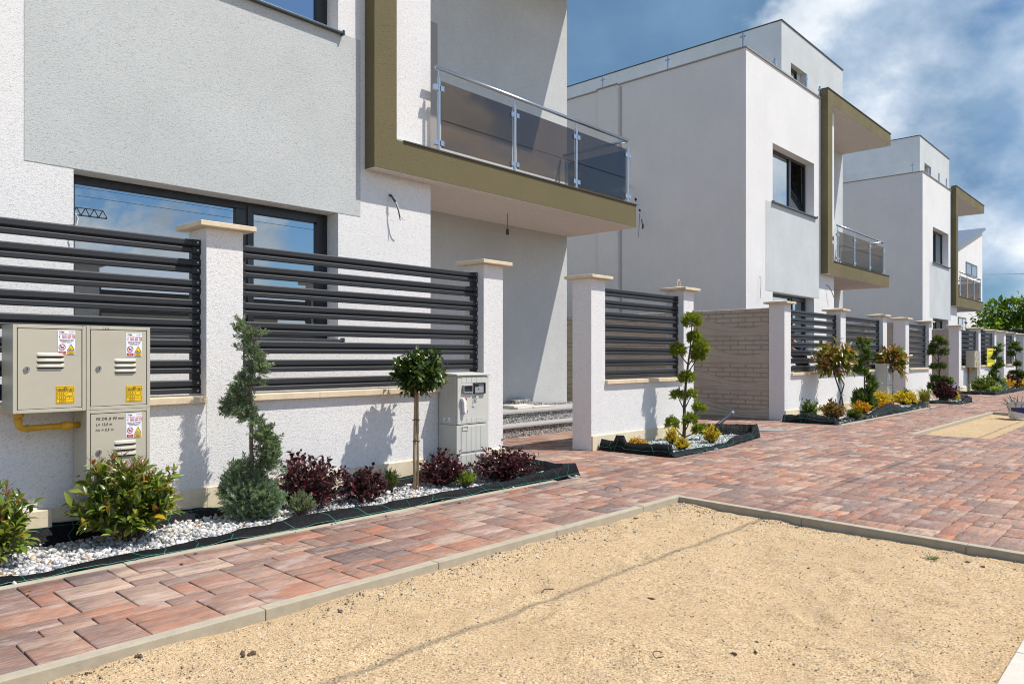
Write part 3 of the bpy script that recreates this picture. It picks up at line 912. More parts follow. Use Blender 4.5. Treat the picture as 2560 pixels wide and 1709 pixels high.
def window(root, x0, x1, z0, z1, y, fr=.055, mull=None, mw=.06, sash=None, sill=None, tilt=False, glass='pane', fd=.07):
    """frame with panes as sub-parts; y = plane of the frame's front"""
    mb = MB()
    mb.box(x0, x0 + fr, y, y + fd, z0, z1); mb.box(x1 - fr, x1, y, y + fd, z0, z1)
    mb.box(x0 + fr, x1 - fr, y, y + fd, z1 - fr, z1); mb.box(x0 + fr, x1 - fr, y, y + fd, z0, z0 + fr)
    if mull: mb.box(mull, mull + mw, y + .002, y + fd, z0 + fr, z1 - fr)
    if sash:      # inner leaf
        a, b = sash; q = .065; yy = y - .012
        if not tilt:
            mb.box(a, a + q, yy, y + .05, z0 + .03, z1 - .03); mb.box(b - q, b, yy, y + .05, z0 + .03, z1 - .03)
            mb.box(a + q, b - q, yy, y + .05, z1 - .03 - q, z1 - .03); mb.box(a + q, b - q, yy, y + .05, z0 + .03, z0 + .03 + q)
    w = part(mb, 'window', 'frame', root, bevel=.003)
    xm = mull if mull else x1 - fr
    sub(MB().box(x0 + fr, xm, y + .03, y + .045, z0 + fr, z1 - fr), 'pane', glass, w)
    if mull:
        if tilt:
            sub(MB().box(mull + mw, x1 - fr, y + .4, y + .41, z0 + fr, z1 - fr), 'room_backing', 'interior', w)
            a, b = mull + mw + .005, x1 - fr - .005; h = z1 - z0 - 2 * fr - .02; lean = .30
            def pt(x, t, d): return (x, y + .01 + d + lean * t, z0 + fr + .01 + h * t)
            q = .055; tm = MB()
            def bar(xa, xb, t0, t1):
                v = [pt(xa, t0, 0), pt(xb, t0, 0), pt(xb, t0, .05), pt(xa, t0, .05), pt(xa, t1, 0), pt(xb, t1, 0), pt(xb, t1, .05), pt(xa, t1, .05)]
                tm.add(v, [(0, 3, 2, 1), (4, 5, 6, 7), (0, 1, 5, 4), (1, 2, 6, 5), (2, 3, 7, 6), (3, 0, 4, 7)])
            bar(a, a + q, 0, 1); bar(b - q, b, 0, 1); bar(a + q, b - q, 0, .05); bar(a + q, b - q, .95, 1)
            sub(tm, 'tilted_leaf', 'frame', w)
            sub(MB().quad(pt(a + q, .05, .02), pt(b - q, .05, .02), pt(b - q, .95, .02), pt(a + q, .95, .02)).quad(pt(a + q, .05, .03), pt(b - q, .05, .03), pt(b - q, .95, .03), pt(a + q, .95, .03)), 'pane', glass, w)
        else:
            sub(MB().box(mull + mw, x1 - fr, y + .026, y + .041, z0 + fr, z1 - fr), 'pane', glass, w)
    if sill:
        xa, xb, yf, yb, zz, th = sill
        mb = MB().box(xa, xb, yf, yb, zz - th, zz)
        mb.box(xa - .02, xa, yf - .008, yf + .05, zz - th - .012, zz + .016); mb.box(xb, xb + .02, yf - .008, yf + .05, zz - th - .012, zz + .016)
        sub(mb, 'sill', 'sillmetal', w, bevel=.003)
    return w

def railing(root, xa, xb, y, zf, zr, posts, side_back, glass='smoked', clip=True):
    hand = MB().tube([(xa - .05, y, zr), (xb, y, zr)], .024, 10)
    if side_back: hand.tube([(xb, y, zr), (xb, side_back, zr)], .024, 10)
    h = part(hand, 'balcony_railing', 'steel', root, smooth=True)
    zt = zr - .11
    allp = [(p, y) for p in posts] + ([(xb, side_back - .05)] if side_back else [])
    for (px, py) in allp:
        mb = MB().tube([(px, py, zf), (px, py, zt)], .0195, 12).tube([(px, py, zt), (px, py, zr)], .007, 6).tube([(px, py, zf), (px, py, zf + .012)], .045, 12)
        if clip:
            for z in (zf + .11, zt - .12):
                for sx in (-1, 1):
                    if py == y: mb.box(min(px + sx * .02, px + sx * .075), max(px + sx * .02, px + sx * .075), py - .018, py + .018, z - .03, z + .03)
        sub(mb, 'post', 'steel', h, smooth=False)
    for a, b in zip(posts, posts[1:]):
        sub(MB().box(a + .045, b - .045, y - .005, y + .005, zf + .06, zt - .03), 'glass_panel', glass, h)
    if side_back:
        sub(MB().box(xb - .005, xb + .005, y + .05, side_back - .1, zf + .06, zt - .03), 'glass_panel', glass, h)
    return h

def house(label, xl, bandL, wx, xr, bx, cx, ztop, zup, zcan, slab, wins, grey, upper, rail, mats, steps=None, yback=15.0, chimney=None):
    W, G, O = mats
    r = thing('house', label, 'house', ((xl + xr) / 2, YW, 0), group='flat roofed houses in the row')
    holes = [w['hole'] for w in wins]
    mb = MB(); wall_front(mb, xl, wx, -.05, ztop, YW, holes, .30); open_shell(mb, xl, wx, YW, yback, -.05, ztop)
    if chimney: mb.box(xl - .06, xl - .001, chimney[0], chimney[1], -.05, ztop + .0)
    part(mb, 'facade_wall', W, r)
    # roof edge
    e = .025
    mb = MB().box(xl - e, bandL + .01, YW - e, YW + .2, ztop + .001, ztop + .028).box(xl - e, xl + .2, YW + .2, yback, ztop + .001, ztop + .028)
    if chimney: mb.box(xl - .06 - e, xl - e - .001, chimney[0] - .02, chimney[1] + .02, ztop + .002, ztop + .03)
    part(mb, 'roof_coping', 'coping', r)
    mb = MB().box(*grey[:2], YW - .004, YW - .0005, *grey[2:])
    part(mb, 'painted_band', G, r)
    # recessed entrance bay
    uh = upper
    mb = MB(); wall_front(mb, wx + .001, xr, -.05, zup, YE, [uh], .2); open_shell(mb, wx + .001, xr, YE, yback, -.05, zup)
    part(mb, 'entrance_wall', G, r)
    mb = MB().box(bandL + .49, xr + .02, YE - .02, YE + .2, zup + .001, zup + .03).box(bandL + .47, bandL + .489, YE - .02, yback, zup + .001, zup + .03)
    part(mb, 'roof_coping', 'coping_dark', r)
    part(MB().box(bandL + .49, wx, YE, yback, ztop + .03, zup), 'stair_tower', G, r)
    if uh:
        a, b, c, d = uh
        window(r, a + .002, b - .25, c + .002, d - .002, YE + .14, fr=.06)
        part(MB().box(b - .249, b - .002, YE + .15, YE + .2, c + .002, d - .002), 'window_jamb', G, r)
    # olive frame: upright, balcony slab, canopy
    z0, z1 = slab; c0, c1 = zcan
    mb = MB()
    mb.box(bandL, bandL + .30, YB, YW - .001, z0 + .012, c1)
    mb.box(bandL + .30, bx, YB, YE - .001, z0 + .012, z1)
    mb.box(bandL + .30, cx, YB, YE - .001, c0 + .012, c1)
    part(mb, 'olive_frame', O, r)
    part(MB().box(bandL - .01, cx + .015, YB - .015, YW - .005, c1 + .001, c1 + .02), 'canopy_edge', 'coping_dark', r)
    part(MB().box(bandL + .40, bx + .015, YB - .015, YB + .03, z1 + .001, z1 + .016), 'drip_edge', 'coping_dark', r)
    part(MB().box(bandL + .006, bx - .006, YB + .006, YW - .002, z0 + .003, z0 + .0115).box(wx + .001, bx - .006, YW - .002, YE - .002, z0 + .003, z0 + .0115), 'balcony_soffit', 'soffit', r)
    part(MB().box(bandL + .31, cx - .006, YB + .006, YE - .002, c0 + .001, c0 + .0105), 'canopy_soffit', 'soffit', r)
    part(MB().box(bandL + .32, bx - .05, YB + .035, YE - .003, z1 + .001, z1 + .03), 'balcony_floor', 'granitetop', r)
    # door surround strip behind the balcony, its dark colour standing in for shade
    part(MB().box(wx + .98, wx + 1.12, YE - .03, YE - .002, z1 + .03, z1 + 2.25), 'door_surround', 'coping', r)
    for w in wins:
        a, b, c, d = w['hole']
        window(r, a + .002, b - .002 if not w.get('frame_r') else w['frame_r'], c + .002, d - .002, YW + w.get('dep', .20), mull=w.get('mull'), mw=w.get('mw', .06), sash=w.get('sash'), sill=w.get('sill'), tilt=w.get('tilt', False), fr=w.get('fr', .06))
    railing(r, *rail)
    if steps:
        sx0, sx1 = steps
        for n, (ya, zt) in enumerate(((6.80, .165), (7.05, .33))):
            st = part(MB().box(sx0, sx1, ya, YE - .002, -.02 if n == 0 else .165, zt - .032), 'step', 'granite', r)
            sub(MB().box(sx0 - .02, sx1 + .01, ya - .03, YE - .003, zt - .031, zt), 'tread', 'granitetop', st, bevel=.004)
    return r

# nearest house
H1 = house('nearest white house with smoked glass balcony, cut off by the left and top edges', .76, 4.815, 5.752, 9.80, 9.86, 9.88, 7.31, 9.72, (7.17, 7.53), (3.118, 3.475),
      [dict(hole=(1.985, 4.475, 1.285, 2.605), mull=3.45, mw=.115, sash=(3.565, 4.41), fr=.068, sill=(1.96, 4.50, YW - .05, YW + .19, 1.284, .02)),
       dict(hole=(1.985, 4.475, 4.50, 5.70), mull=3.2, mw=.075, sash=(3.28, 4.41), sill=(1.95, 4.50, YW - .055, YW + .19, 4.497, .022))],
      (1.645, 4.755, 2.607, 4.497), (5.2, 6.3, 8.0, 8.8), (5.753, 9.66, YB + .03, 3.475, 4.45, [5.753, 7.062, 8.362, 9.66], YE - .04), ('white', 'grey', 'olive'), steps=(5.8, 9.9), yback=17)
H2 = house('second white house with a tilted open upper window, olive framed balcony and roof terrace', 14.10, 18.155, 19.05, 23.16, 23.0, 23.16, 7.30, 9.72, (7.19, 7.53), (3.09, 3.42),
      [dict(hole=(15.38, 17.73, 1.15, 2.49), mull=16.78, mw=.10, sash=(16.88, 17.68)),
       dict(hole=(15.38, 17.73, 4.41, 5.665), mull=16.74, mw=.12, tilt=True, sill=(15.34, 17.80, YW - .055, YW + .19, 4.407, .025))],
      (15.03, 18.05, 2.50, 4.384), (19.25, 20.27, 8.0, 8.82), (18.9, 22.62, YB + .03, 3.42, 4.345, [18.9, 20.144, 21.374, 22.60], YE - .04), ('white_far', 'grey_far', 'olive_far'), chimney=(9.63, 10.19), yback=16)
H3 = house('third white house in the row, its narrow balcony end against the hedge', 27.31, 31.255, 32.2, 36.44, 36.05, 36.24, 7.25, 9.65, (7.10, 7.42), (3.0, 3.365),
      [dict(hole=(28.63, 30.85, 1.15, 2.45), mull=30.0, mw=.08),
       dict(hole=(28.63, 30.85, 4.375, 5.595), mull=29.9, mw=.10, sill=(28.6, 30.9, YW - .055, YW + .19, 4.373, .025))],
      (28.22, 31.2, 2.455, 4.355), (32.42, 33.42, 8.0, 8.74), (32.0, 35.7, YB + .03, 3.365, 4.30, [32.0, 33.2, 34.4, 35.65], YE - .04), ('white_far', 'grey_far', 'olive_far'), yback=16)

# roof terrace railings: short posts with clamps and clear panes
def terrace(H, x, front, side, zr):
    rt = None
    for i, (px, py, h) in enumerate(front + side):
        mb = MB().tube([(px, py, zr), (px, py, zr + h)], .024, 10)
        if i < len(front):
            mb.box(px - .06, px + .06, py - .015, py + .015, zr + h - .12, zr + h - .07)
        else:
            mb.box(px - .015, px + .015, py - .06, py + .06, zr + h - .12, zr + h - .07)
        part(mb, 'terrace_post', 'steel', H)
    ys = sorted(p[1] for p in side)
    for a, b in zip(ys, ys[1:]):
        part(MB().box(x + .096, x + .104, a + .06, b - .06, zr + .01, zr + .30), 'terrace_glass', 'clear', H)
terrace(H2, 14.1, [(15.73, 6.68, .26), (17.5, 6.68, .42), (18.19, 6.62, .30)], [(14.2, 6.69, .335), (14.2, 8.42, .335), (14.2, 10.15, .335), (14.2, 11.88, .335)], 7.328)
terrace(H3, 27.3, [(28.4, 6.68, .3), (29.9, 6.68, .4), (31.0, 6.68, .4)], [(27.4, 6.9, .335), (27.4, 9.2, .335), (27.4, 11.5, .335)], 7.278)

# rain pipe, loose cables, lamp holder
part(MB().box(14.088, 14.099, 9.56, 9.60, .0, 7.25), 'wall_joint', 'wiremark', H2)
def cable(H, pts, r, m): part(MB().tube(pts, r, 6), 'loose_cable', m, H, smooth=True)
cable(H1, [(5.15, 6.584, 2.905), (5.15, 6.54, 2.88), (5.165, 6.52, 2.84), (5.175, 6.515, 2.82)], .013, 'cable')
cable(H1, [(5.155, 6.55, 2.87), (5.18, 6.50, 2.80), (5.21, 6.49, 2.72), (5.225, 6.49, 2.66), (5.26, 6.48, 2.635), (5.30, 6.47, 2.64)], .006, 'cablewhite')
cable(H1, [(5.155, 6.55, 2.87), (5.175, 6.50, 2.79), (5.20, 6.49, 2.71), (5.215, 6.48, 2.62)], .005, 'cable')
cable(H1, [(2.0, 6.578, 2.17), (1.99, 6.54, 2.24), (2.0, 6.53, 2.20), (1.985, 6.53, 2.13), (2.01, 6.52, 2.08)], .005, 'sticky' if False else 'cablewhite')
lh = part(MB().tube([(7.634, 7.1, 3.12), (7.634, 7.1, 2.90)], .004, 6), 'pendant_wire', 'cable', H1)
sub(MB().tube([(7.634, 7.1, 2.90), (7.634, 7.1, 2.82)], .022, 10), 'lamp_holder', 'darkbark', lh)
cable(H2, [(14.09, 9.34, 4.96), (14.0, 9.30, 4.93), (13.97, 9.2, 4.78), (13.96, 9.05, 4.50), (13.95, 8.95, 4.2), (13.95, 8.9, 4.02)], .017, 'cablewhite')
cable(H2, [(13.95, 8.93, 4.12), (13.95, 8.9, 3.98), (13.93, 8.9, 3.92)], .02, 'cable')
cable(H2, [(13.963, 9.11, 4.62), (13.96, 9.08, 4.56)], .024, 'cable')
cable(H2, [(13.96, 9.0, 4.36), (13.955, 8.98, 4.31)], .024, 'cable')
cable(H2, [(13.955, 8.99, 4.3), (13.95, 9.0, 4.0), (13.95, 9.02, 3.75)], .005, 'cable')
cable(H2, [(14.72, 6.58, 2.76), (14.72, 6.55, 2.74), (14.70, 6.54, 2.6), (14.66, 6.54, 2.3)], .004, 'cable')
cable(H2, [(18.50, 6.58, 2.86), (18.52, 6.54, 2.84), (18.62, 6.50, 2.72), (18.75, 6.48, 2.56)], .008, 'cable')
cable(H2, [(19.4, 7.0, 7.19), (19.42, 6.95, 7.08), (19.5, 6.93, 7.0), (19.44, 6.92, 6.9), (19.42, 6.92, 6.78)], .012, 'cable')

# house behind with a mono pitch roof
def far_house():
    r = thing('house', 'white house with a sloping dark roof at the far end, right of the third balcony', 'house', (47, 9, 0))
    x0, x1, y = 42.5, 50.3, 9.0
    mb = MB(); fl = [(x0, y, -.1), (x1, y, -.1), (x1, y, 8.42), (x0, y, 6.35)]; bk = [(p[0], 19, p[2]) for p in fl]
    mb.add(fl + bk, [(0, 1, 2, 3), (7, 6, 5, 4), (0, 4, 5, 1), (1, 5, 6, 2), (2, 6, 7, 3), (3, 7, 4, 0)])
    part(mb, 'wall', 'white_far', r)
    mb = MB(); a = [(x0 - .2, y - .15, 6.36), (x1 + .1, y - .15, 8.47), (x1 + .1, 19.2, 8.47), (x0 - .2, 19.2, 6.36)]
    mb.add(a + [(p[0], p[1], p[2] + .14) for p in a], [(3, 2, 1, 0), (4, 5, 6, 7), (0, 1, 5, 4), (1, 2, 6, 5), (2, 3, 7, 6), (3, 0, 4, 7)])
    part(mb, 'roof', 'roofdark', r)
    for (a, b, c, d) in ((46.0, 48.8, 5.55, 6.25), (44.2, 46.0, .2, 3.2)):
        mb = MB().box(a, b, y - .03, y - .001, c, c + .08).box(a, b, y - .03, y - .001, d - .08, d).box(a, a + .08, y - .03, y - .001, c + .08, d - .08).box(b - .08, b, y - .03, y - .001, c + .08, d - .08).box((a + b) / 2 - .04, (a + b) / 2 + .04, y - .03, y - .001, c + .08, d - .08)
        w = part(mb, 'window', 'frame', r)
        sub(MB().box(a + .08, b - .08, y - .02, y - .002, c + .08, d - .08), 'pane', 'pane', w)
far_house()
# house across the road, seen only in the window reflections
def opposite():
    r = thing('house', 'low house with a dark roof across the road, seen only mirrored in the lower window', 'house', (8, -17, 0))
    part(MB().box(1, 17, -26, -16, -.15, 2.9), 'wall', 'soffit', r)
    mb = MB().prism([(-27, 2.9), (-15.2, 2.9), (-21, 5.2)], 'x', .4, 17.6)
    part(mb, 'roof', 'roofdark', r)
    for x in (2.5, 6.5, 11):
        w = part(MB().box(x, x + 1.8, -16.0, -15.97, .9, 2.2), 'window', 'frame', r)
        sub(MB().box(x + .1, x + .85, -15.969, -15.96, 1.0, 2.1).box(x + .95, x + 1.7, -15.969, -15.96, 1.0, 2.1), 'pane', 'pane', w)
opposite()
# ------------------------------------------------------------------ gas meter cabinets
def sticker(parent, x0, x1, y, z0, z1):
    """white safety notice: phone numbers, warning lines, two pictograms"""
    w, h = x1 - x0, z1 - z0
    s = sub(MB().box(x0, x1, y - .0012, y, z0, z1), 'notice_sticker', 'stickwhite', parent)
    yy = y - .0018
    X = lambda t: x0 + w * t
    Z = lambda t: z1 - h * t
    return s, yy, X, Z

def notice(door, x0, x1, y, z0, z1):
    w, h = x1 - x0, z1 - z0
    X = lambda t: x0 + w * t
    Z = lambda t: z1 - h * t
    part_ = MB().box(x0, x1, y - .0012, y, z0, z1).build('notice_sticker', M['stickwhite'], door)
    yy = y - .0022
    root = door
    join_text([('delgaz', h * .075, (X(.07), yy, Z(.07)), 'LEFT', .2), ('grid', h * .055, (X(.24), yy, Z(.10)), 'LEFT', .2), ('www.delgaz.ro', h * .035, (X(.64), yy, Z(.06))),
               ('PERICOL DE EXPLOZIE', h * .052, (X(.5), yy, Z(.395)), 'CENTER', .2), ('APROPIEREA CU FOC', h * .052, (X(.5), yy, Z(.45)), 'CENTER', .2), ('STRICT OPRITA', h * .052, (X(.5), yy, Z(.505)), 'CENTER', .2)], 'black_lettering', M['black'], root)
    join_text([('Numar de urgenta - Contact gaz', h * .042, (X(.5), yy, Z(.145)), 'CENTER'), ('0265 200 928', h * .088, (X(.24), yy, Z(.235))), ('0800 800 928', h * .088, (X(.24), yy, Z(.315)))], 'red_lettering', M['red'], root)
    # handset, prohibition ring, red box
    mb = MB()
    arc = [(X(.15) - w * .05 * math.cos(t), yy, Z(.245) + h * .05 * math.sin(t)) for t in np.linspace(-1.2, 1.2, 7)]
    mb.tube(arc, [w * .03, w * .022, w * .015, w * .014, w * .015, w * .022, w * .03], 6)
    c = Vector((X(.25), yy, Z(.68))); rr = w * .185
    ring = [tuple(c + Vector((rr * math.cos(t), 0, rr * math.sin(t)))) for t in np.linspace(0, 2 * PI, 25)]
    mb.tube(ring, w * .018, 4, cap=False)
    mb.tube([tuple(c + Vector((-rr * .7, 0, rr * .7))), tuple(c + Vector((rr * .7, 0, -rr * .7)))], w * .016, 4)
    mb.box(X(.04), X(.46), yy - .0003, y - .0013, Z(.97), Z(.85))
    mb.build('red_marks', M['red'], root)
    mb = MB()
    mb.prism([(X(.55), Z(.80)), (X(.96), Z(.80)), (X(.755), Z(.56))], 'y', yy - .0003, y - .0013)
    mb.box(X(.53), X(.96), yy - .0003, y - .0013, Z(.97), Z(.85))
    mb.build('yellow_marks', M['stickyellow'], root)
    mb = MB()
    y3 = yy - .0008
    for (a, b) in (((.55, .80), (.96, .80)), ((.96, .80), (.755, .56)), ((.755, .56), (.55, .80))):
        mb.tube([(X(a[0]), y3, Z(a[1])), (X(b[0]), y3, Z(b[1]))], w * .011, 4)
    for (a, b) in (((.53, .85), (.96, .85)), ((.96, .85), (.96, .97)), ((.96, .97), (.53, .97)), ((.53, .97), (.53, .85))):
        mb.tube([(X(a[0]), y3, Z(a[1])), (X(b[0]), y3, Z(b[1]))], w * .007, 4)
    mb.disc((X(.70), y3, Z(.755)), (0, -1, 0), w * .035, .0005, 8)
    mb.tube([(X(.16), y3, Z(.66)), (X(.24), y3, Z(.72)), (X(.36), y3, Z(.65))], w * .018, 5)
    mb.build('black_marks', M['black'], root)
    join_text([('Pericol de', h * .045, (X(.745), y3, Z(.905)), 'CENTER'), ('explozie', h * .045, (X(.745), y3, Z(.955)), 'CENTER')], 'black_lettering', M['black'], root)
    join_text([('Fumatul si', h * .034, (X(.25), y3, Z(.885)), 'CENTER'), ('focul deschis', h * .034, (X(.25), y3, Z(.92)), 'CENTER'), ('interzise', h * .034, (X(.25), y3, Z(.955)), 'CENTER')], 'white_lettering', M['stickwhite'], root)

def yellow_plate(door, x0, x1, y, z0, z1):
    w, h = x1 - x0, z1 - z0
    X = lambda t: x0 + w * t
    Z = lambda t: z1 - h * t
    MB().box(x0, x1, y - .0012, y, z0, z1).build('data_plate', M['stickyellow'], door)
    yy = y - .002
    mb = MB()
    def rect(a, b, c, d, r=.006):
        for p, q in (((a, b), (c, b)), ((c, b), (c, d)), ((c, d), (a, d)), ((a, d), (a, b))):
            mb.tube([(X(p[0]), yy, Z(p[1])), (X(q[0]), yy, Z(q[1]))], w * r, 4)
    rect(.03, .06, .97, .95)
    rect(.08, .16, .35, .31); rect(.39, .16, .62, .31); rect(.67, .16, .94, .31); rect(.58, .37, .88, .58)
    for row, n in ((.36, 4), (.58, 4)):
        for i in range(n): rect(.08 + i * .11, row, .16 + i * .11, row + .16, .005)
    for i in range(3): rect(.18 + i * .11, .78, .26 + i * .11, .91, .005)
    for a in (.5, .72): rect(a, .63, .93, .77, .004)
    rect(.5, .77, .93, .93, .004)
    mb.build('black_marks', M['black'], door)
    join_text([('BN', h * .15, (X(.12), yy - .0005, Z(.29))), ('RP', h * .17, (X(.40), yy - .0005, Z(.29))), ('00', h * .15, (X(.72), yy - .0005, Z(.29))), ('delgaz', h * .06, (X(.42), yy - .0005, Z(.12)))], 'black_lettering', M['black'], door)

def gas_cabinet(label, x0, x1, yf, yb, z0, z1, louv, plate=True, writing=None, mark=None, stick=None):
    r = thing('gas_meter_cabinet', label, 'gas cabinet', ((x0 + x1) / 2, yf, z0), group='gas meter cabinets')
    fw = .020; L = -r.location
    mb = MB()
    mb.box(x0, x1, yf + .012, yb, z0, z1)
    for (a, b, c, d) in ((x0, x0 + fw, z0, z1), (x1 - fw, x1, z0, z1), (x0 + fw + .0006, x1 - fw - .0006, z1 - fw, z1), (x0 + fw + .0006, x1 - fw - .0006, z0, z0 + fw)):
        mb.box(a, b, yf, yf + .0125, c, d)
    body = part(mb, 'body', 'gasbox', r, bevel=.002)
    sub(MB().box(x0 + fw, x1 - fw, yf + .008, yf + .0119, z0 + fw, z1 - fw), 'shadow_gap', 'gap', body)
    g = .0042
    a, b, c, d = x0 + fw + g, x1 - fw - g, z0 + fw + .003, z1 - fw - g
    door = part(MB().box(a, b, yf + .0005, yf + .0079, c, d), 'door', 'gasbox', r, bevel=.0015)
    lx0, lx1, lz0, lz1 = louv
    n = 3; p = (lz1 - lz0) / n
    lm = MB(); dk = MB()
    for i in range(n):
        zz = lz1 - p * i
        k = 6
        ring = []
        for xx, s in ((lx0, 0.0), (lx0 + .014, 1), (lx1 - .014, 1), (lx1, 0.0)):
            ring.append([(xx, yf - .011 * s * math.sin(PI / 2 * t / k) if t else yf - .0, zz - p * .62 * (t / k)) for t in range(k + 1)])
        vs = [q for rg in ring for q in rg]
        fs = [(q * (k + 1) + t, q * (k + 1) + t + 1, (q + 1) * (k + 1) + t + 1, (q + 1) * (k + 1) + t) for q in range(3) for t in range(k)]
        lm.add(vs, fs)
        dk.box(lx0 + .004, lx1 - .004, yf - .0005, yf + .0004, zz - p * .88, zz - p * .55)
    sub(lm, 'louvre', 'gasbox', door, smooth=True)
    sub(dk, 'louvre_slot', 'gap', door)
    cx, cz = x0 + .068, z0 + (z1 - z0) * .50
    sub(MB().disc((cx, yf, cz), (0, -1, 0), .0155, .006, 18).disc((cx, yf - .006, cz), (0, -1, 0), .0095, .004, 14), 'lock', 'lock', door)
    sub(MB().box(cx - .003, cx + .003, yf - .0112, yf - .0098, cz - .006, cz + .006), 'keyhole', 'gap', door)
    if stick: notice(door, *stick)
    if plate: yellow_plate(door, *plate)
    if writing: join_text(writing, 'black_lettering', M['black'], door)
    if mark: join_text(mark, 'black_lettering', M['black'], body)
    return r
YG = 4.93
g1 = gas_cabinet('left beige gas meter cabinet at top with a yellow plate, yellow pipe leaving its underside', 1.176, 1.5535, YG, 5.165, .776, 1.286, (1.293, 1.437, 1.028, 1.125),
                 stick=(1.402, 1.494, YG, 1.113, 1.257), plate=(1.393, 1.491, YG, .824, .930))
g2 = gas_cabinet('right beige gas meter cabinet with a yellow plate, stacked above the handwritten one', 1.5565, 1.9285, YG, 5.165, .776, 1.288, (1.713, 1.843, .995, 1.09),
                 stick=(1.783, 1.877, YG, 1.103, 1.250), plate=(1.782, 1.880, YG, .818, .921), mark=[('1 2 4', .018, (1.645, YG - .0006, 1.2705))])
g3 = gas_cabinet('lower beige gas cabinet with black handwriting, half hidden by the laurel shrub', 1.5565, 1.9265, YG, 5.165, .263, .7745, (1.712, 1.843, .474, .580), plate=None,
                 stick=(1.783, 1.875, YG, .590, .745),
                 writing=[('PE DR \u03d5 90 mm', .0245, (1.608, YG - .0008, .712), 'LEFT', .15), ('L= 12,0 m', .0225, (1.608, YG - .0008, .679), 'LEFT', .15), ('Hc = 0,5 m', .0225, (1.606, YG - .0008, .645), 'LEFT', .15)])
def gas_pipe(label):
    r = thing('gas_pipe', label, 'pipe', (1.235, 5.05, .70), group='yellow gas pipes')
    yq = 5.05
    arc = [(1.232 + .032 * (1 - math.cos(t)), yq, .712 - .032 * math.sin(t)) for t in np.linspace(0, PI / 2, 7)]
    pts = [(1.232, yq, .775)] + arc + [(1.56, yq, .684)]
    part(MB().tube(pts, .0185, 14), 'pipe', 'pipe', r, smooth=True)
    mb = MB().disc((1.232, yq, .775), (0, 0, -1), .029, .028, 14).disc((1.232, yq, .735), (0, 0, -1), .024, .016, 14)
    mb.disc((1.272, yq, .680), (1, 0, 0), .024, .016, 14).disc((1.455, yq, .682), (1, 0, 0), .0245, .06, 14).disc((1.468, yq, .682), (1, 0, 0), .0275, .03, 14)
    part(mb, 'fittings', 'pipe', r, smooth=False, bevel=.003)
    return r
gp = gas_pipe('short bent yellow gas pipe under the left gas meter cabinet')
part(MB().disc((1.93, 5.05, .66), (1, 0, 0), .02, .018, 12), 'side_pipe_stub', 'pipe', g3)
DX = 25.25
for src, lab in ((g1, 'far beige gas cabinet, left one of the pair under the slatted fence'), (g2, 'far beige gas cabinet, right one of the pair in front of the far pillar'), (g3, 'far lower beige gas cabinet half hidden by green shrubs')):
    dup(src, src.location + Vector((DX, 0, 0)), label=lab)
dup(gp, gp.location + Vector((DX, 0, 0)), label='yellow gas pipe under the far pair of gas cabinets')

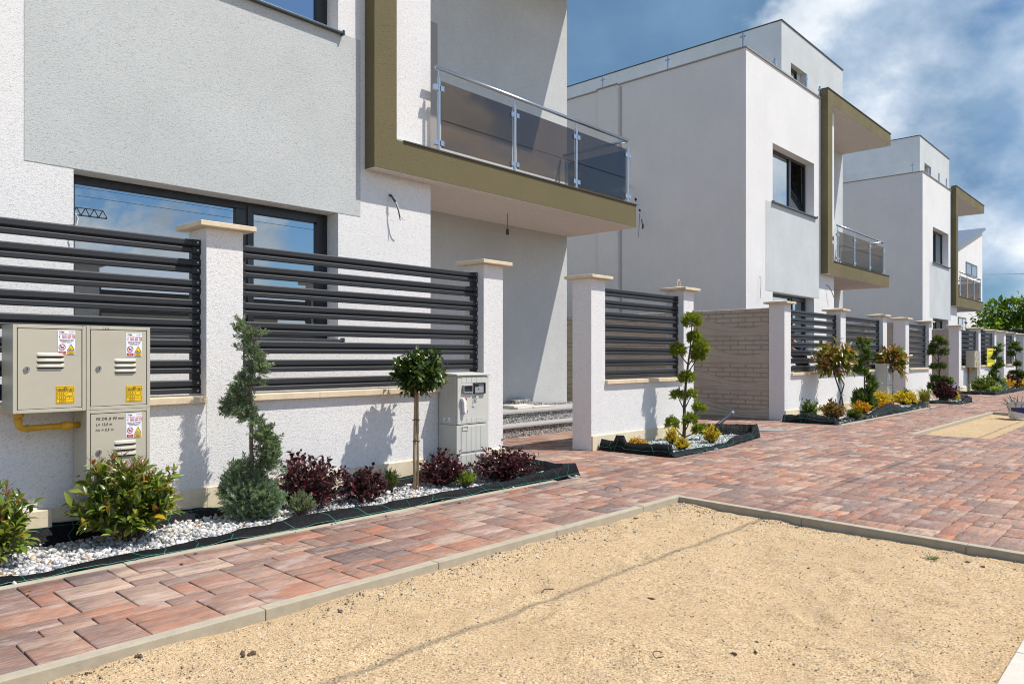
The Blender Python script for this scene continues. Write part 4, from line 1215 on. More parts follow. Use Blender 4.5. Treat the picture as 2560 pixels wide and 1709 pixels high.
# ------------------------------------------------------------------ electricity cabinet
def elec():
    x0, x1, yf, yb = 4.628, 5.042, 4.934, 5.183
    r = thing('electricity_cabinet', 'grey beige ribbed electricity cabinet with two meter windows behind purple shrubs', 'electric cabinet', ((x0 + x1) / 2, yf, 0), group='electricity cabinets')
    mb = MB().box(x0, x1, yf + .004, yb, .213, .474)
    for i in range(5):
        xx = x0 + .085 + i * .063
        mb.box(xx - .0302, xx + .0302, yf - .001, yf + .0035, .225, .46)
    part(mb, 'lower_body', 'cabinet', r, bevel=.003)
    mb = MB().box(x0 + .006, x1 - .006, yf + .006, yb, -.04, .21)
    for i in range(5):
        xx = x0 + .085 + i * .063
        mb.box(xx - .0302, xx + .0302, yf + .0, yf + .0055, -.03, .20)
    part(mb, 'base', 'cabinet', r, bevel=.003)
    mb = MB().box(x0, x1, yf + .022, yb, .477, .925)
    for i in range(7):     # ribs on the visible side
        yy = yf + .05 + i * .028
        mb.box(x0 - .004, x0 - .0005, yy, yy + .016, .49 if i in (1, 2, 3) else .48, .92)
    part(mb, 'upper_body', 'cabinet', r, bevel=.002)
    mb = MB().box(x0 + .008, x1 - .002, yf, yf + .02, .482, .918)
    for i in range(5):
        xx = x0 + .085 + i * .063
        for (a, b) in ((.86, .91), (.49, .535)): mb.box(xx - .027, xx + .027, yf - .002, yf - .0003, a, b)
    door = part(mb, 'door', 'cabinet', r, bevel=.0015)
    mb = MB(); z = .927
    mb.add([(x0 - .012, yf - .012, z), (x1 + .010, yf - .012, z), (x1 + .010, yb, z), (x0 - .012, yb, z), (x0 - .012, yf - .012, z + .016), (x1 + .010, yf - .012, z + .016), (x1 + .010, yb, z + .028), (x0 - .012, yb, z + .028)],
           [(0, 3, 2, 1), (4, 5, 6, 7), (0, 1, 5, 4), (1, 2, 6, 5), (2, 3, 7, 6), (3, 0, 4, 7)])
    part(mb, 'lid', 'cabinet', r, bevel=.003)
    for (a, b, c, d, dk) in ((4.692, 4.815, .770, .842, True), (4.832, 4.98, .756, .858, False)):
        f = .009
        mb = MB().box(a, a + f, yf - .022, yf - .0004, c, d).box(b - f, b, yf - .022, yf - .0004, c, d).box(a + f, b - f, yf - .022, yf - .0004, d - f, d).box(a + f, b - f, yf - .022, yf - .0004, c, c + f)
        w = sub(mb, 'meter_window', 'meterframe' if dk else 'anthracite', door, bevel=.002)
        m2 = MB().box(a + f, b - f, yf - .009, yf - .0005, c + f, d - f)
        m2.build('meter_face', M['anthracite' if dk else 'meterframe'], door)
        if not dk: MB().box(a + .018, a + .065, yf - .0105, yf - .0092, d - .036, d - .014).disc((a + .065, yf - .0095, c + .045), (0, -1, 0), .006, .002, 8).build('meter_display', M['anthracite'], door)
        else: MB().box(a - .012, b + .004, yf - .012, yf - .0005, c - .014, c - .002).build('window_sill', M['meterframe'], door)
    mb = MB().prism([(4.664, .722), (4.690, .728), (4.716, .704), (4.722, .585), (4.706, .572), (4.690, .60), (4.684, .68)], 'y', yf - .034, yf - .0005)
    sub(mb, 'handle', 'stickwhite', door, bevel=.006)
    sub(MB().box(4.724, 4.752, yf - .003, yf - .0004, .700, .722).box(4.738, 4.762, yf - .003, yf - .0004, .586, .606), 'red_label', 'red', door)
    sub(MB().box(4.724, 4.757, yf - .003, yf - .0004, .625, .655).prism([(4.724, .658), (4.757, .658), (4.7405, .695)], 'y', yf - .003, yf - .0004), 'yellow_label', 'signyellow', door)
    sub(MB().box(4.7365, 4.7405, yf - .004, yf - .0032, .67, .684).box(4.729, 4.752, yf - .004, yf - .0032, .645, .648).box(4.729, 4.752, yf - .004, yf - .0032, .633, .636), 'black_marks', 'black', door)
    sub(MB().box(4.855, 4.885, yf - .02, yf - .0004, .712, .738).tube([(4.84, yf - .01, .72), (4.84, yf - .03, .70), (4.87, yf - .03, .695)], .004, 6), 'hasp', 'cabinet', door)
    sub(MB().box(4.694, 4.768, yf - .006, yf + .003, .424, .432).box(4.694, 4.768, yf - .006, yf + .003, .457, .465).box(4.694, 4.70, yf - .006, yf + .003, .4325, .4565).box(4.762, 4.768, yf - .006, yf + .003, .4325, .4565), 'pull', 'cabinet', [c for c in kids(r) if c.name.startswith('lower_body')][0])
    ub = [c for c in kids(r) if c.name.startswith('upper_body')][0]
    sub(MB().box(x0 - .0055, x0 - .0042, 5.018, 5.112, .498, .542), 'side_label', 'stickwhite', ub)
    sub(MB().box(x0 - .0065, x0 - .0056, 5.05, 5.09, .528, .535).box(x0 - .0065, x0 - .0056, 5.03, 5.10, .515, .518).box(x0 - .0065, x0 - .0056, 5.03, 5.10, .503, .508), 'black_marks', 'black', ub)
    return r
ec = elec()
dup(ec, ec.location + Vector((12.93, 0, 0)), label='far grey beige electricity cabinet by the pillar behind the second red tipped tree')

# ------------------------------------------------------------------ small things on the ground
def slab(label, cx, cy, z, w, d, h, rz, m):
    o = MB().box(-w / 2, w / 2, -d / 2, d / 2, 0, h).build('stone_slab', M[m], None, bevel=.003)
    o.location = (cx, cy, z); o.rotation_euler = (0, 0, rz)
    tag(o, label, 'slab', 'offcut slabs lying on the entrance steps')
slab('pale slab lying across the granite landing', 8.30, 7.48, .331, .52, .30, .026, .15, 'slab')
slab('thin white slab sticking out at the right of the pale slab', 8.72, 7.42, .331, .5, .26, .016, -.1, 'paleslab')
slab('thin pale slab on top of the broad pale slab', 8.27, 7.50, .358, .48, .28, .022, .05, 'slab')
slab('long speckled granite slab at the back of the landing', 8.95, 7.64, .331, 1.5, .17, .03, .02, 'granite')
slab('speckled granite strip lying on the long granite slab', 8.55, 7.64, .3622, .8, .15, .028, -.03, 'granite')
slab('short speckled granite piece, topmost of the stack', 8.5, 7.65, .3912, .4, .13, .05, .08, 'granite')
slab('speckled granite slab at the left end of the landing', 7.55, 7.62, .331, .8, .18, .045, 0, 'granite')

p_ = thing('plastic_pipe', 'dark plastic pipe stub sticking up slanted from the right of the green chip bed', 'pipe', (9.35, 4.90, 0))
a_, b_ = Vector((9.35, 4.95, .03)), Vector((10.02, 4.88, .30))
part(MB().tube([a_, b_], .026, 14), 'tube', 'blackpipe', p_, smooth=True)
part(MB().tube([a_ + (b_ - a_) * .95, b_ + (b_ - a_) * .006], .0275, 14), 'collar', 'roofdark', p_)
mh = thing('manhole_cover', 'pale round manhole cover set in the brick paving of the drive', 'manhole', (10.85, 4.72, 0))
part(MB().disc((10.85, 4.72, -.01), (0, 0, 1), .28, .0135, 32), 'frame', 'steel', mh)
part(MB().disc((10.85, 4.72, .0036), (0, 0, 1), .245, .004, 32), 'lid', 'coping', mh)

bk = thing('paint_bucket', 'white plastic bucket with a dark blue print standing on the second sand patch', 'bucket', (16.35, 2.37, -.03))
n = 28; zs = [(0, .125), (.02, .135), (.22, .160), (.222, .172), (.25, .172), (.252, .163), (.29, .166), (.292, .176), (.305, .176), (.305, .158), (.06, .13)]
V = [(16.35 + r_ * math.cos(2 * PI * k / n), 2.37 + r_ * math.sin(2 * PI * k / n), -.03 + z * 1.0) for z, r_ in zs for k in range(n)]
F = [(i * n + k, i * n + (k + 1) % n, (i + 1) * n + (k + 1) % n, (i + 1) * n + k) for i in range(len(zs) - 1) for k in range(n)]
mb = MB(); mb.add(V, F + [tuple(range(n - 1, -1, -1)), tuple((len(zs) - 1) * n + k for k in range(n))]); part(mb, 'tub', 'bucket', bk)
mb = MB()
for i in range(16):
    pass
pn = [(.085 + .125 * 1, 0)]
V = []; F = []
for i in range(19):
    t = R(150 + i * 9)
    for z in (.10 + .04 * abs(i - 9) / 9, .205):
        rr_ = .135 + .025 * (z - .02) / .2 + .0015
        V.append((16.35 + rr_ * math.cos(t), 2.37 + rr_ * math.sin(t), -.03 + z))
F = [(2 * i, 2 * i + 2, 2 * i + 3, 2 * i + 1) for i in range(18)]
part(MB().add(V, F), 'print', 'blueprint', bk)
hd = [(16.35 + .172 * math.cos(t), 2.37 - .02 - .0 * t, -.03 + .24 - .12 * math.sin(t) * 1.0) for t in np.linspace(0, PI, 13)]
part(MB().tube([(16.35 + .178 * math.cos(t), 2.37 - .06 * math.sin(t), .22 - .13 * math.sin(t)) for t in np.linspace(PI, 2 * PI, 13)][::1], .004, 5), 'handle', 'cable', bk)
pr_ = random.Random(8); mb = MB(); lf = []
pl = thing('potted_plant', 'bare reddish twigs of a shrub standing in the white bucket', 'plant', (16.35, 2.37, .03))
for i in range(26):
    a = pr_.uniform(0, 2 * PI); r0 = pr_.uniform(0, .12); e = pr_.uniform(.1, .26)
    b0 = Vector((16.35 + r0 * math.cos(a), 2.37 + r0 * math.sin(a), .05)); b1 = b0 + Vector((e * math.cos(a), e * math.sin(a), pr_.uniform(.2, .34)))
    mid = (b0 + b1) / 2 + Vector((0, 0, .06)); mb.tube([b0, mid, b1], [.006, .005, .003], 5); lf += [(mid * .3 + b1 * .7, b1 - b0), (b1, b1 - b0), (b1 * .9 + mid * .1, b1 - b0)]
part(mb, 'stem', 'darkbark', pl)

sg = thing('sign_board', 'bright yellow notice board leaning against the far low wall', 'sign', (30.0, 5.08, .45))
q = [(29.45, 5.12, .78), (30.75, 5.12, .78), (30.95, 5.16, 1.40), (29.68, 5.16, 1.40)]
mb = MB(); mb.add(q + [(p[0], p[1] + .02, p[2]) for p in q], [(0, 1, 2, 3), (7, 6, 5, 4), (0, 4, 5, 1), (1, 5, 6, 2), (2, 6, 7, 3), (3, 7, 4, 0)])
part(mb, 'board', 'signyellow', sg)
def sgp(u, v): 
    a = Vector(q[0]) * (1 - u) + Vector(q[1]) * u; b = Vector(q[3]) * (1 - u) + Vector(q[2]) * u
    return a * (1 - v) + b * v - Vector((0, .004, 0))
mb = MB(); mb.tube([sgp(.15, .86), sgp(.62, .86)], .012, 4)
part(mb, 'red_line', 'red', sg)
mb = MB()
for v in (.62, .55, .48, .41, .34): mb.tube([sgp(.08, v), sgp(.85, v)], .005, 4)
mb.tube([sgp(.0, .27), sgp(1, .27)], .008, 4)
part(mb, 'text_line', 'black', sg)

def clod(x, y, s, label, seed, m='soil'):
    rr = random.Random(seed); vs = []; fs = []
    mb = MB()
    for k in range(6):
        c = np.array([rr.gauss(0, .5) * s, rr.gauss(0, .4) * s, rr.uniform(.1, .5) * s]); q = s * rr.uniform(.4, .75)
        mb.add([tuple(c + np.array(v) * q * rr.uniform(.8, 1.15)) for v in rock_v], rock_f)
    o = mb.build('dirt_clod', M[m], None); z = sand_h(x, y)
    o.location = (x, y, z - .1 * s)
    tag(o, label, 'dirt clod', 'dark dirt clods on the sand')
CL = [(1.40, 2.68, .022, 'large dark crumbly dirt clod near the left kerb corner of the sand'), (1.10, 2.92, .016, 'brown dirt clod against the kerb at the lower left'), (.92, 2.90, .010, 'small dirt clod by the cracked kerb at the lower left'),
      (4.45, 2.90, .012, 'small dirt clod at the kerb near the far corner of the sand'), (4.33, 2.86, .010, 'small dirt clod close to the long kerb near the far corner'),
      (3.05, 1.90, .012, 'dirt clod in the middle of the sand'), (2.68, 1.30, .011, 'left clod of the loose group in the sand foreground'), (2.76, 1.25, .010, 'middle clod of the loose group in the sand foreground'), (2.84, 1.28, .008, 'right clod of the loose group in the sand foreground'),
      (4.76, .92, .013, 'dirt clod near the right kerb, the paler of two'), (4.72, .84, .015, 'darkest dirt clod near the right kerb'), (4.95, 1.5, .010, 'dirt clod beside the end kerb'), (4.1, 1.55, .009, 'lone small clod in the right half of the sand')]
for i, (x, y, s, lab) in enumerate(CL): clod(x, y, s, lab, i)
def twig(name, pts, r, label, m='cable', cat='twig'):
    o = MB().tube(pts, r, 5).build(name, M[m], None, smooth=True); tag(o, label, cat)
c_ = (2.47, 1.50)
twig('wire_scrap', [(c_[0] + .027 * math.cos(t), c_[1] + .027 * math.sin(t), sand_h(*c_) + .006 + .01 * abs(math.sin(t))) for t in np.linspace(.3, 4.2, 12)], .0019, 'curled black scrap of wire lying on the sand in the foreground', cat='wire scrap')
twig('twig', [(2.75, 2.33, sand_h(2.75, 2.33) + .004), (2.79, 2.345, sand_h(2.79, 2.345) + .012), (2.84, 2.33, sand_h(2.84, 2.33) + .004)], .003, 'short dark twig on the sand beside the shadow of the cables', 'darkbark')
twig('cable_end', [(5.02, 3.56, .006), (5.07, 3.60, .012), (5.15, 3.61, .012), (5.18, 3.55, .008), (5.12, 3.48, .006), (5.05, 3.43, .005)], .0022, 'thin black bent cable end on the brick paving', cat='cable end')
o = MB().box(-.012, .012, -.007, .007, 0, .004).build('plastic_scrap', flat('blue_plastic', (.01, .25, .42), .4)); o.location = (4.12, 2.69, sand_h(4.12, 2.69) + .002); o.rotation_euler = (.2, .1, .5); tag(o, 'tiny bright blue plastic scrap on the sand', 'plastic scrap')

# overhead cables: they shade the paving and show in the windows
def overhead(label, x0, x1, y, z, sag, r):
    pts = []
    for i in range(41):
        t = i / 40; pts.append((x0 + (x1 - x0) * t, y, z - sag * 4 * t * (1 - t)))
    o = MB().tube(pts, r, 6, cap=True).build('overhead_cable', M['cable'], None, smooth=True)
    tag(o, label, 'cable', 'overhead cables along the street')
overhead('upper overhead cable over the road, its shadow lying on the sand', -30, 50, .42, 4.05, .22, .0042)
overhead('second overhead cable over the road, mirrored in the lower window', -30, 50, .48, 3.9, .22, .0042)
overhead('high overhead cable over the pavement, seen as a thin shadow along the paving', -30, 55, 1.20, 6.3, .2, .010)
pts = [(46 + i, 16 - .9 * i, 6.4 - .05 * i * (12 - i) * .12) for i in range(0, 24)]
o = MB().tube(pts, .02, 5).build('overhead_cable', M['cable']); tag(o, 'thin cable against the sky above the hedge at the far right', 'cable', 'overhead cables along the street')

# tower crane far off, mirrored in the window
cr = thing('tower_crane', 'distant tower crane seen only mirrored in the large lower window', 'crane', (28, -150, 0))
mb = MB()
def lat(a, b, h):
    a = Vector(a); b = Vector(b); n = int((b - a).length / 1.6)
    for i in range(n):
        p, q = a + (b - a) * (i / n), a + (b - a) * ((i + 1) / n); m_ = (p + q) / 2 + Vector((0, 0, h))
        mb.tube([p, m_], .09, 4); mb.tube([m_, q], .09, 4)
    mb.tube([a, b], .16, 4); mb.tube([a + Vector((.8, 0, h)), b + Vector((-.8, 0, h))], .12, 4)
lat((20, -150, 29.4), (55.5, -150, 29.4), 1.5)
part(mb, 'jib', 'crane', cr)
part(MB().tube([(28, -150, -.2), (28, -150, 33)], .8, 4), 'mast', 'crane', cr)
# ------------------------------------------------------------------ plants
LV = [(0, 0, 0), (-.5, .36, .09), (.5, .36, .09), (-.36, .72, .06), (.36, .72, .06), (0, 1, -.10), (0, .36, 0), (0, .72, -.02)]
LF = [(0, 6, 1), (0, 2, 6), (1, 6, 7), (1, 7, 3), (6, 2, 4), (6, 4, 7), (3, 7, 5), (7, 4, 5)]
# a conifer spray: spine with alternate scale lobes
SV, SF = [], []
def _q(a, b, w):
    a = np.array(a); b = np.array(b); d = b - a; n = np.array([d[1], -d[0], 0]); n = n / np.linalg.norm(n) * w
    m = a * .45 + b * .55; k = len(SV)
    SV.extend([tuple(a), tuple(m + n), tuple(b), tuple(m - n)]); SF.append((k, k + 1, k + 2, k + 3))
_q((0, 0, 0), (0, .55, .03), .05); _q((0, .5, .03), (0, 1, .0), .055)
for i, t in enumerate((.12, .26, .40, .54, .68, .80)):
    s = 1 if i % 2 else -1; l = .36 * (1.1 - .55 * t)
    _q((0, t, .02), (s * l * .75, t + l * .8, .06 - .04 * i % .05), .055)
    if i < 5: _q((-s * .01, t + .05, .02), (-s * l * .45, t + .05 + l * .7, -.05), .05)
# simple three lobed spray for far plants
TV = [(0, 0, 0), (-.22, .5, .05), (-.1, .95, 0), (.02, .45, .03), (.22, .5, .05), (.12, 1, 0)]
TF = [(0, 3, 2, 1), (0, 4, 5, 3)]

def bez(a, b, c, t):
    t = t[:, None]
    return a * (1 - t) ** 2 + 2 * b * t * (1 - t) + c * t ** 2, 2 * (1 - t) * (b - a) + 2 * t * (c - b)

def twiggy(root, rs, tips, bases, nleaf, L, W, mat, stem, sr=.004, t0=.35, up=.35, spread=.9, mids=None, leaf=(LV, LF), name='foliage', stems=True, lvar=.22, droop=0.0):
    P, D, Nn, S = [], [], [], []
    sm = MB()
    for i, (tp, bs) in enumerate(zip(tips, bases)):
        md = mids[i] if mids is not None else bs * .45 + tp * .55 + np.array([0, 0, .12 * np.linalg.norm(tp - bs)])
        n = max(2, int(nleaf * rs.uniform(.7, 1.3)))
        t = np.sort(rs.uniform(t0, 1.0, n)); t[-1] = 1.0
        p, d = bez(bs, md, tp, t); d = unit(d)
        rad = rs.normal(size=p.shape); rad -= d * (rad * d).sum(1)[:, None]; rad = unit(rad)
        dd = unit(d * .65 + rad * spread * rs.uniform(.6, 1.2, (n, 1)) + np.array([0, 0, up - droop]))
        nn = np.array([0, 0, 1.0]) + rs.normal(0, .35, p.shape) + d * .2
        P.append(p); D.append(dd); Nn.append(nn); s = L * np.exp(rs.normal(0, lvar, n)); S.append(np.stack([s * W, s, s], 1))
        if stems: 
            q, _ = bez(bs, md, tp, np.linspace(0, 1, 5)); sm.tube([tuple(v) for v in q], [sr, sr * .85, sr * .7, sr * .5, sr * .3], 4, cap=False)
    if stems: sm.build('stem', M[stem], root)
    return scatter(name, leaf[0], leaf[1], np.vstack(P), np.vstack(D), np.vstack(Nn), np.vstack(S), M[mat], root)

def sphere_dirs(rs, n, zmin=-.35):
    v = []
    while len(v) < n:
        d = rs.normal(size=3); d /= np.linalg.norm(d)
        if d[2] >= zmin: v.append(d)
    return np.array(v)

def shrub(name, label, cat, x, y, rx, rz_, ntw, nleaf, L, W, mat, seed, stem='darkbark', group=None, z0=.015, zmin=-.5, buds=0, up=.35, leaf=(LV, LF), t0=.35, inner=.55, ry=None, lump=.28, spread=.9, base_r=.15):
    rs = np.random.RandomState(seed)
    root = thing(name, label, cat, (x, y, z0), group=group)
    if x < 5.2: root.location.z = -.035
    ry = ry or rx
    dirs = sphere_dirs(rs, ntw, zmin)
    rad = rs.uniform(inner, 1.0, ntw) ** .7
    lum = np.array([1 + lump * fbm(d[0] * 1.6 + seed, d[1] * 1.6, d[2] * 1.6, 3) for d in dirs])
    tips = dirs * np.array([rx, ry, rz_ * .55]) * (rad * lum)[:, None] + np.array([0, 0, rz_ * .46])
    tips[:, 2] = np.maximum(tips[:, 2], .02)
    bases = np.stack([rs.uniform(-1, 1, ntw) * rx * base_r, rs.uniform(-1, 1, ntw) * ry * base_r, np.full(ntw, .0)], 1)
    bases = bases + (tips * np.array([.25, .25, .35])) * rs.uniform(0, 1, (ntw, 1))
    twiggy(root, rs, tips, bases, nleaf, L, W, mat, stem, t0=t0, up=up, leaf=leaf, spread=spread)
    if buds:
        top = tips[np.argsort(-tips[:, 2] - .3 * rs.uniform(0, rz_, ntw))[:buds]]
        mb = MB(); bp = []
        for tp in top:
            for k in range(7):
                e = tp + rs.normal(0, 1, 3) * np.array([.018, .018, .008]) + np.array([0, 0, rs.uniform(.02, .05)])
                mb.tube([tuple(tp), tuple(e)], .0009, 3, cap=False); bp.append(e)
        bp = np.array(bp)
        sc = scatter('flower_bud', ch_v, oct_f, bp, rs.normal(size=bp.shape), rs.normal(size=bp.shape), np.full(len(bp), .0035), M['lf_bud'], root)
        tag(sc, kind='stuff'); tag(mb.build('flower_stalk', M['lf_bud'], root), kind='stuff')
    return root

# laurustinus shrubs in front of the gas cabinets
shrub('laurel_shrub', 'glossy green shrub with red buds in front of the handwritten gas cabinet', 'shrub', 1.76, 4.82, .29, .53, 185, 11, .064, .38, 'lf_laurel', 31, buds=46, group='green laurel shrubs', up=.15, inner=.45)  # long bed plants from here on: positions and sizes scaled about the camera
shrub('laurel_shrub', 'glossy green shrub with red buds cut off by the left edge of the photo', 'shrub', 1.055, 4.79, .20, .44, 110, 11, .062, .38, 'lf_laurel', 37, buds=30, group='green laurel shrubs', up=.15, inner=.45)

# spiral juniper
JB = [(215, 1320, 115), (320, 1330, 150), (430, 1375, 110), (300, 1440, 120), (215, 1215, 105), (270, 1130, 65), (390, 1290, 95), (150, 1300, 60), (490, 1360, 55), (230, 1420, 80), (400, 1440, 70),
      (400, 870, 62), (440, 950, 68), (425, 1050, 80), (400, 1130, 62), (465, 1080, 42), (355, 800, 50), (470, 1000, 30), (365, 930, 45), (360, 1190, 55),
      (300, 760, 58), (240, 700, 76), (185, 650, 62), (230, 600, 55), (165, 720, 40), (250, 540, 48), (330, 720, 40), (275, 640, 50), (130, 715, 20), (260, 480, 34),
      (365, 510, 38), (380, 430, 50), (362, 370, 50), (335, 310, 52), (325, 430, 40), (300, 500, 36), (400, 400, 28),
      (300, 240, 46), (285, 180, 42), (265, 130, 34), (248, 95, 22), (232, 62, 10), (365, 172, 14), (335, 150, 24), (212, 140, 12), (215, 255, 12), (400, 160, 8)]
def spiral(label, x, y, sc, mir, seed, dens, spray, mat1, mat2, tmpl):
    rs = np.random.RandomState(seed)
    root = thing('spiral_juniper', label, 'juniper', (x, y, -.035 if x < 5 else .0), group='spiral cut junipers')
    k = .00092 * sc
    def W(px, py, dep=0):
        return RV * ((px - 335) * k * mir) + FV * dep + np.array([0, 0, (1500 - py) * k])
    trunk = [(337, 1530), (333, 1400), (327, 1160), (317, 980), (316, 880), (320, 760), (316, 650), (312, 540), (304, 450), (292, 330), (280, 210), (255, 110)]
    mb = MB().tube([tuple(W(a, b)) for a, b in trunk], [.018 * sc, .017 * sc, .0155 * sc, .014 * sc, .013 * sc, .0115 * sc, .010 * sc, .009 * sc, .008 * sc, .006 * sc, .004 * sc, .002 * sc], 8)
    mb.build('trunk', M['bark'], root, smooth=True)
    for nm, blobs, mt in (('foliage', JB[11:], mat1), ('lower_foliage', JB[:11], mat2)):
        P, D, Nn, S = [], [], [], []
        br = MB()
        for (px, py, r) in blobs:
            n = max(6, int(dens * (r / 50.0) ** 2))
            R_ = r * k * (1.0 if nm == 'foliage' else .84)
            c = W(px, py, rs.uniform(-.5, .3) * min(R_, .06))
            dd = sphere_dirs(rs, n, -.8); rr = rs.uniform(.3, 1.25, n)[:, None] ** .7
            p = c + dd * R_ * rr
            ax = W(325, py + 30)
            out = unit(p - ax)
            P.append(p - dd * spray * .3); D.append(dd * .55 + out * .45 + np.array([0, 0, .55]) + rs.normal(0, .25, p.shape)); Nn.append(rs.normal(size=p.shape) + dd)
            S.append(spray * np.exp(rs.normal(0, .25, n)))
            for q in range(max(1, int(r / 22))):
                e = p[rs.randint(n)]; a0 = W(322, py + 40)
                br.tube([tuple(a0), tuple((a0 + e) / 2 + np.array([0, 0, -.008])), tuple(e)], [.004 * sc, .003 * sc, .0012 * sc], 4, cap=False)
        scatter(nm, tmpl[0], tmpl[1], np.vstack(P), np.vstack(D), np.vstack(Nn), np.concatenate(S), M[mt], root)
        br.build('branch', M['bark'], root)
    return root
spiral('nearest spiral cut juniper, bluish at the foot, before the first pillar', 2.585, 4.825, 1.045, 1, 41, 72, .052, 'lf_juniper', 'lf_junlow', (SV, SF))
spiral('middle spiral cut juniper between the two red tipped trees', 15.65, 4.80, 1.11, 1, 42, 26, .11, 'lf_cloudfar', 'lf_cloudfar', (TV, TF))
spiral('farthest spiral cut juniper beside the yellow sign', 27.9, 4.62, 1.10, -1, 43, 18, .13, 'lf_cloudfar', 'lf_junlow', (TV, TF))

# purple shrubs
for (x, y, rx, h, n, lab, sd) in ((3.07, 4.92, .30, .44, 180, 'tallest purple leaved shrub right of the nearest spiral juniper', 51), (3.47, 4.75, .205, .30, 105, 'small purple leaved shrub left of the ball tree trunk', 52),
                                  (4.38, 4.86, .26, .30, 130, 'purple leaved shrub just right of the ball tree trunk, left of the cabinet base', 53), (4.92, 4.62, .35, .32, 200, 'wide purple leaved shrub at the right end of the white chip bed', 54)):
    shrub('purple_shrub', lab, 'shrub', x, y, rx, h, n, 12, .034, .62, 'lf_purple', sd, group='purple leaved shrubs', up=.1, inner=.4, zmin=-.55, lump=.4)
# ball tree
def standard(label, x, y, zc, r, rz_, lean, ntw, nleaf, L, W, mat, seed, stems, name, grp, leaf=(LV, LF), ties='darkbark', outl=.28):
    rs = np.random.RandomState(seed)
    root = thing(name, label, 'tree', (x, y, -.03 if x < 5 else -.02), group=grp)
    c = RV * lean + np.array([0, 0, zc])
    for pts, rr in stems:
        MB().tube(pts, rr, 8).build('trunk', M['stake' if ties == 'darkbark' else 'darkbark'], root, smooth=True)
    dirs = sphere_dirs(rs, ntw, -.95); lum = np.array([1 + outl * fbm(d[0] * 1.8 + seed, d[1] * 1.8, d[2] * 1.8, 3) for d in dirs])
    tips = c + dirs * np.array([r, r, rz_]) * (rs.uniform(.45, 1, ntw) ** .6 * lum)[:, None]
    bases = c + (tips - c) * .12 - np.array([0, 0, rz_ * .45])
    twiggy(root, rs, tips, bases, nleaf, L, W, mat, 'darkbark', sr=.004, t0=.4, up=.05, leaf=leaf, droop=.12)
    return root
bt = standard('small round headed tree with dark glossy leaves on a pale double stem', 4.06, 4.835, .995, .245, .205, .035, 170, 12, .058, .46, 'lf_dark', 61,
         [([(-.012, 0, -.02), (-.016, 0, .3), (-.010, 0, .6), (-.004, 0, .9)], [.0135, .013, .012, .009]), ([(.014, -.006, -.02), (.016, -.006, .4), (.013, 0, .86)], .0115)], 'ball_tree', None)
tb = MB()
for z in (.42, .60): tb.tube([(.033 * math.cos(t), .02 * math.sin(t) - .002, z + .004 * math.sin(2 * t)) for t in np.linspace(0, 2 * PI, 15)], .0035, 5)
tb.build('tie', M['cable'], bt)
for (x, y, zc, r, rz_, lean, lab, sd, ph) in ((14.05, 4.72, 1.08, .37, .32, -.14, 'nearer of two round headed trees with orange red leaf tips on a crossed double stem', 62, 0), (17.95, 4.95, 1.05, .37, .32, .0, 'farther of two round headed trees with orange red leaf tips', 63, 1)):
    t_ = standard(lab, x, y, zc, r, rz_, lean, 105, 8, .125, .36, 'lf_photinia', sd,
             [([tuple(RV * a + np.array([0, 0, z])) for a, z in ((-.02, -.02), (-.035, .3), (-.005, .42), (-.11 if not ph else -.03, .72), (lean - .02, .92))], [.017, .015, .014, .013, .011]),
              ([tuple(RV * a + FV * .01 + np.array([0, 0, z])) for a, z in ((.04, -.02), (.03, .25), (-.0, .43), (.05 if not ph else .03, .62), (lean + .03, .92))], [.015, .014, .013, .012, .01])], 'round_headed_tree', 'red tipped trees', ties='x', outl=.4)
    tb = MB()
    for z in (.20, .43): tb.tube([tuple(RV * (.035 * math.cos(t)) + FV * (.025 * math.sin(t)) + np.array([0, 0, z])) for t in np.linspace(0, 2 * PI, 11)], .008, 5)
    tb.build('tie', M['thread'], t_)

# small conifers of the long bed
for (x, y, r, h, lab, m_, sd) in ((2.86, 4.66, .11, .17, 'low grey green conifer at the foot of the nearest spiral juniper', 'lf_sage', 71), (4.46, 4.64, .09, .14, 'low bright lime conifer in front of the cabinet', 'lf_lime', 72),
                                  (3.90, 4.97, .075, .19, 'small upright green conifer just left of the ball tree stem', 'lf_green', 73)):
    shrub('dwarf_conifer', lab, 'conifer', x, y, r, h, 130, 6, .03, .8, m_, sd, leaf=(SV, SF), up=.8, group='dwarf conifers of the long bed', zmin=-.2, inner=.3)

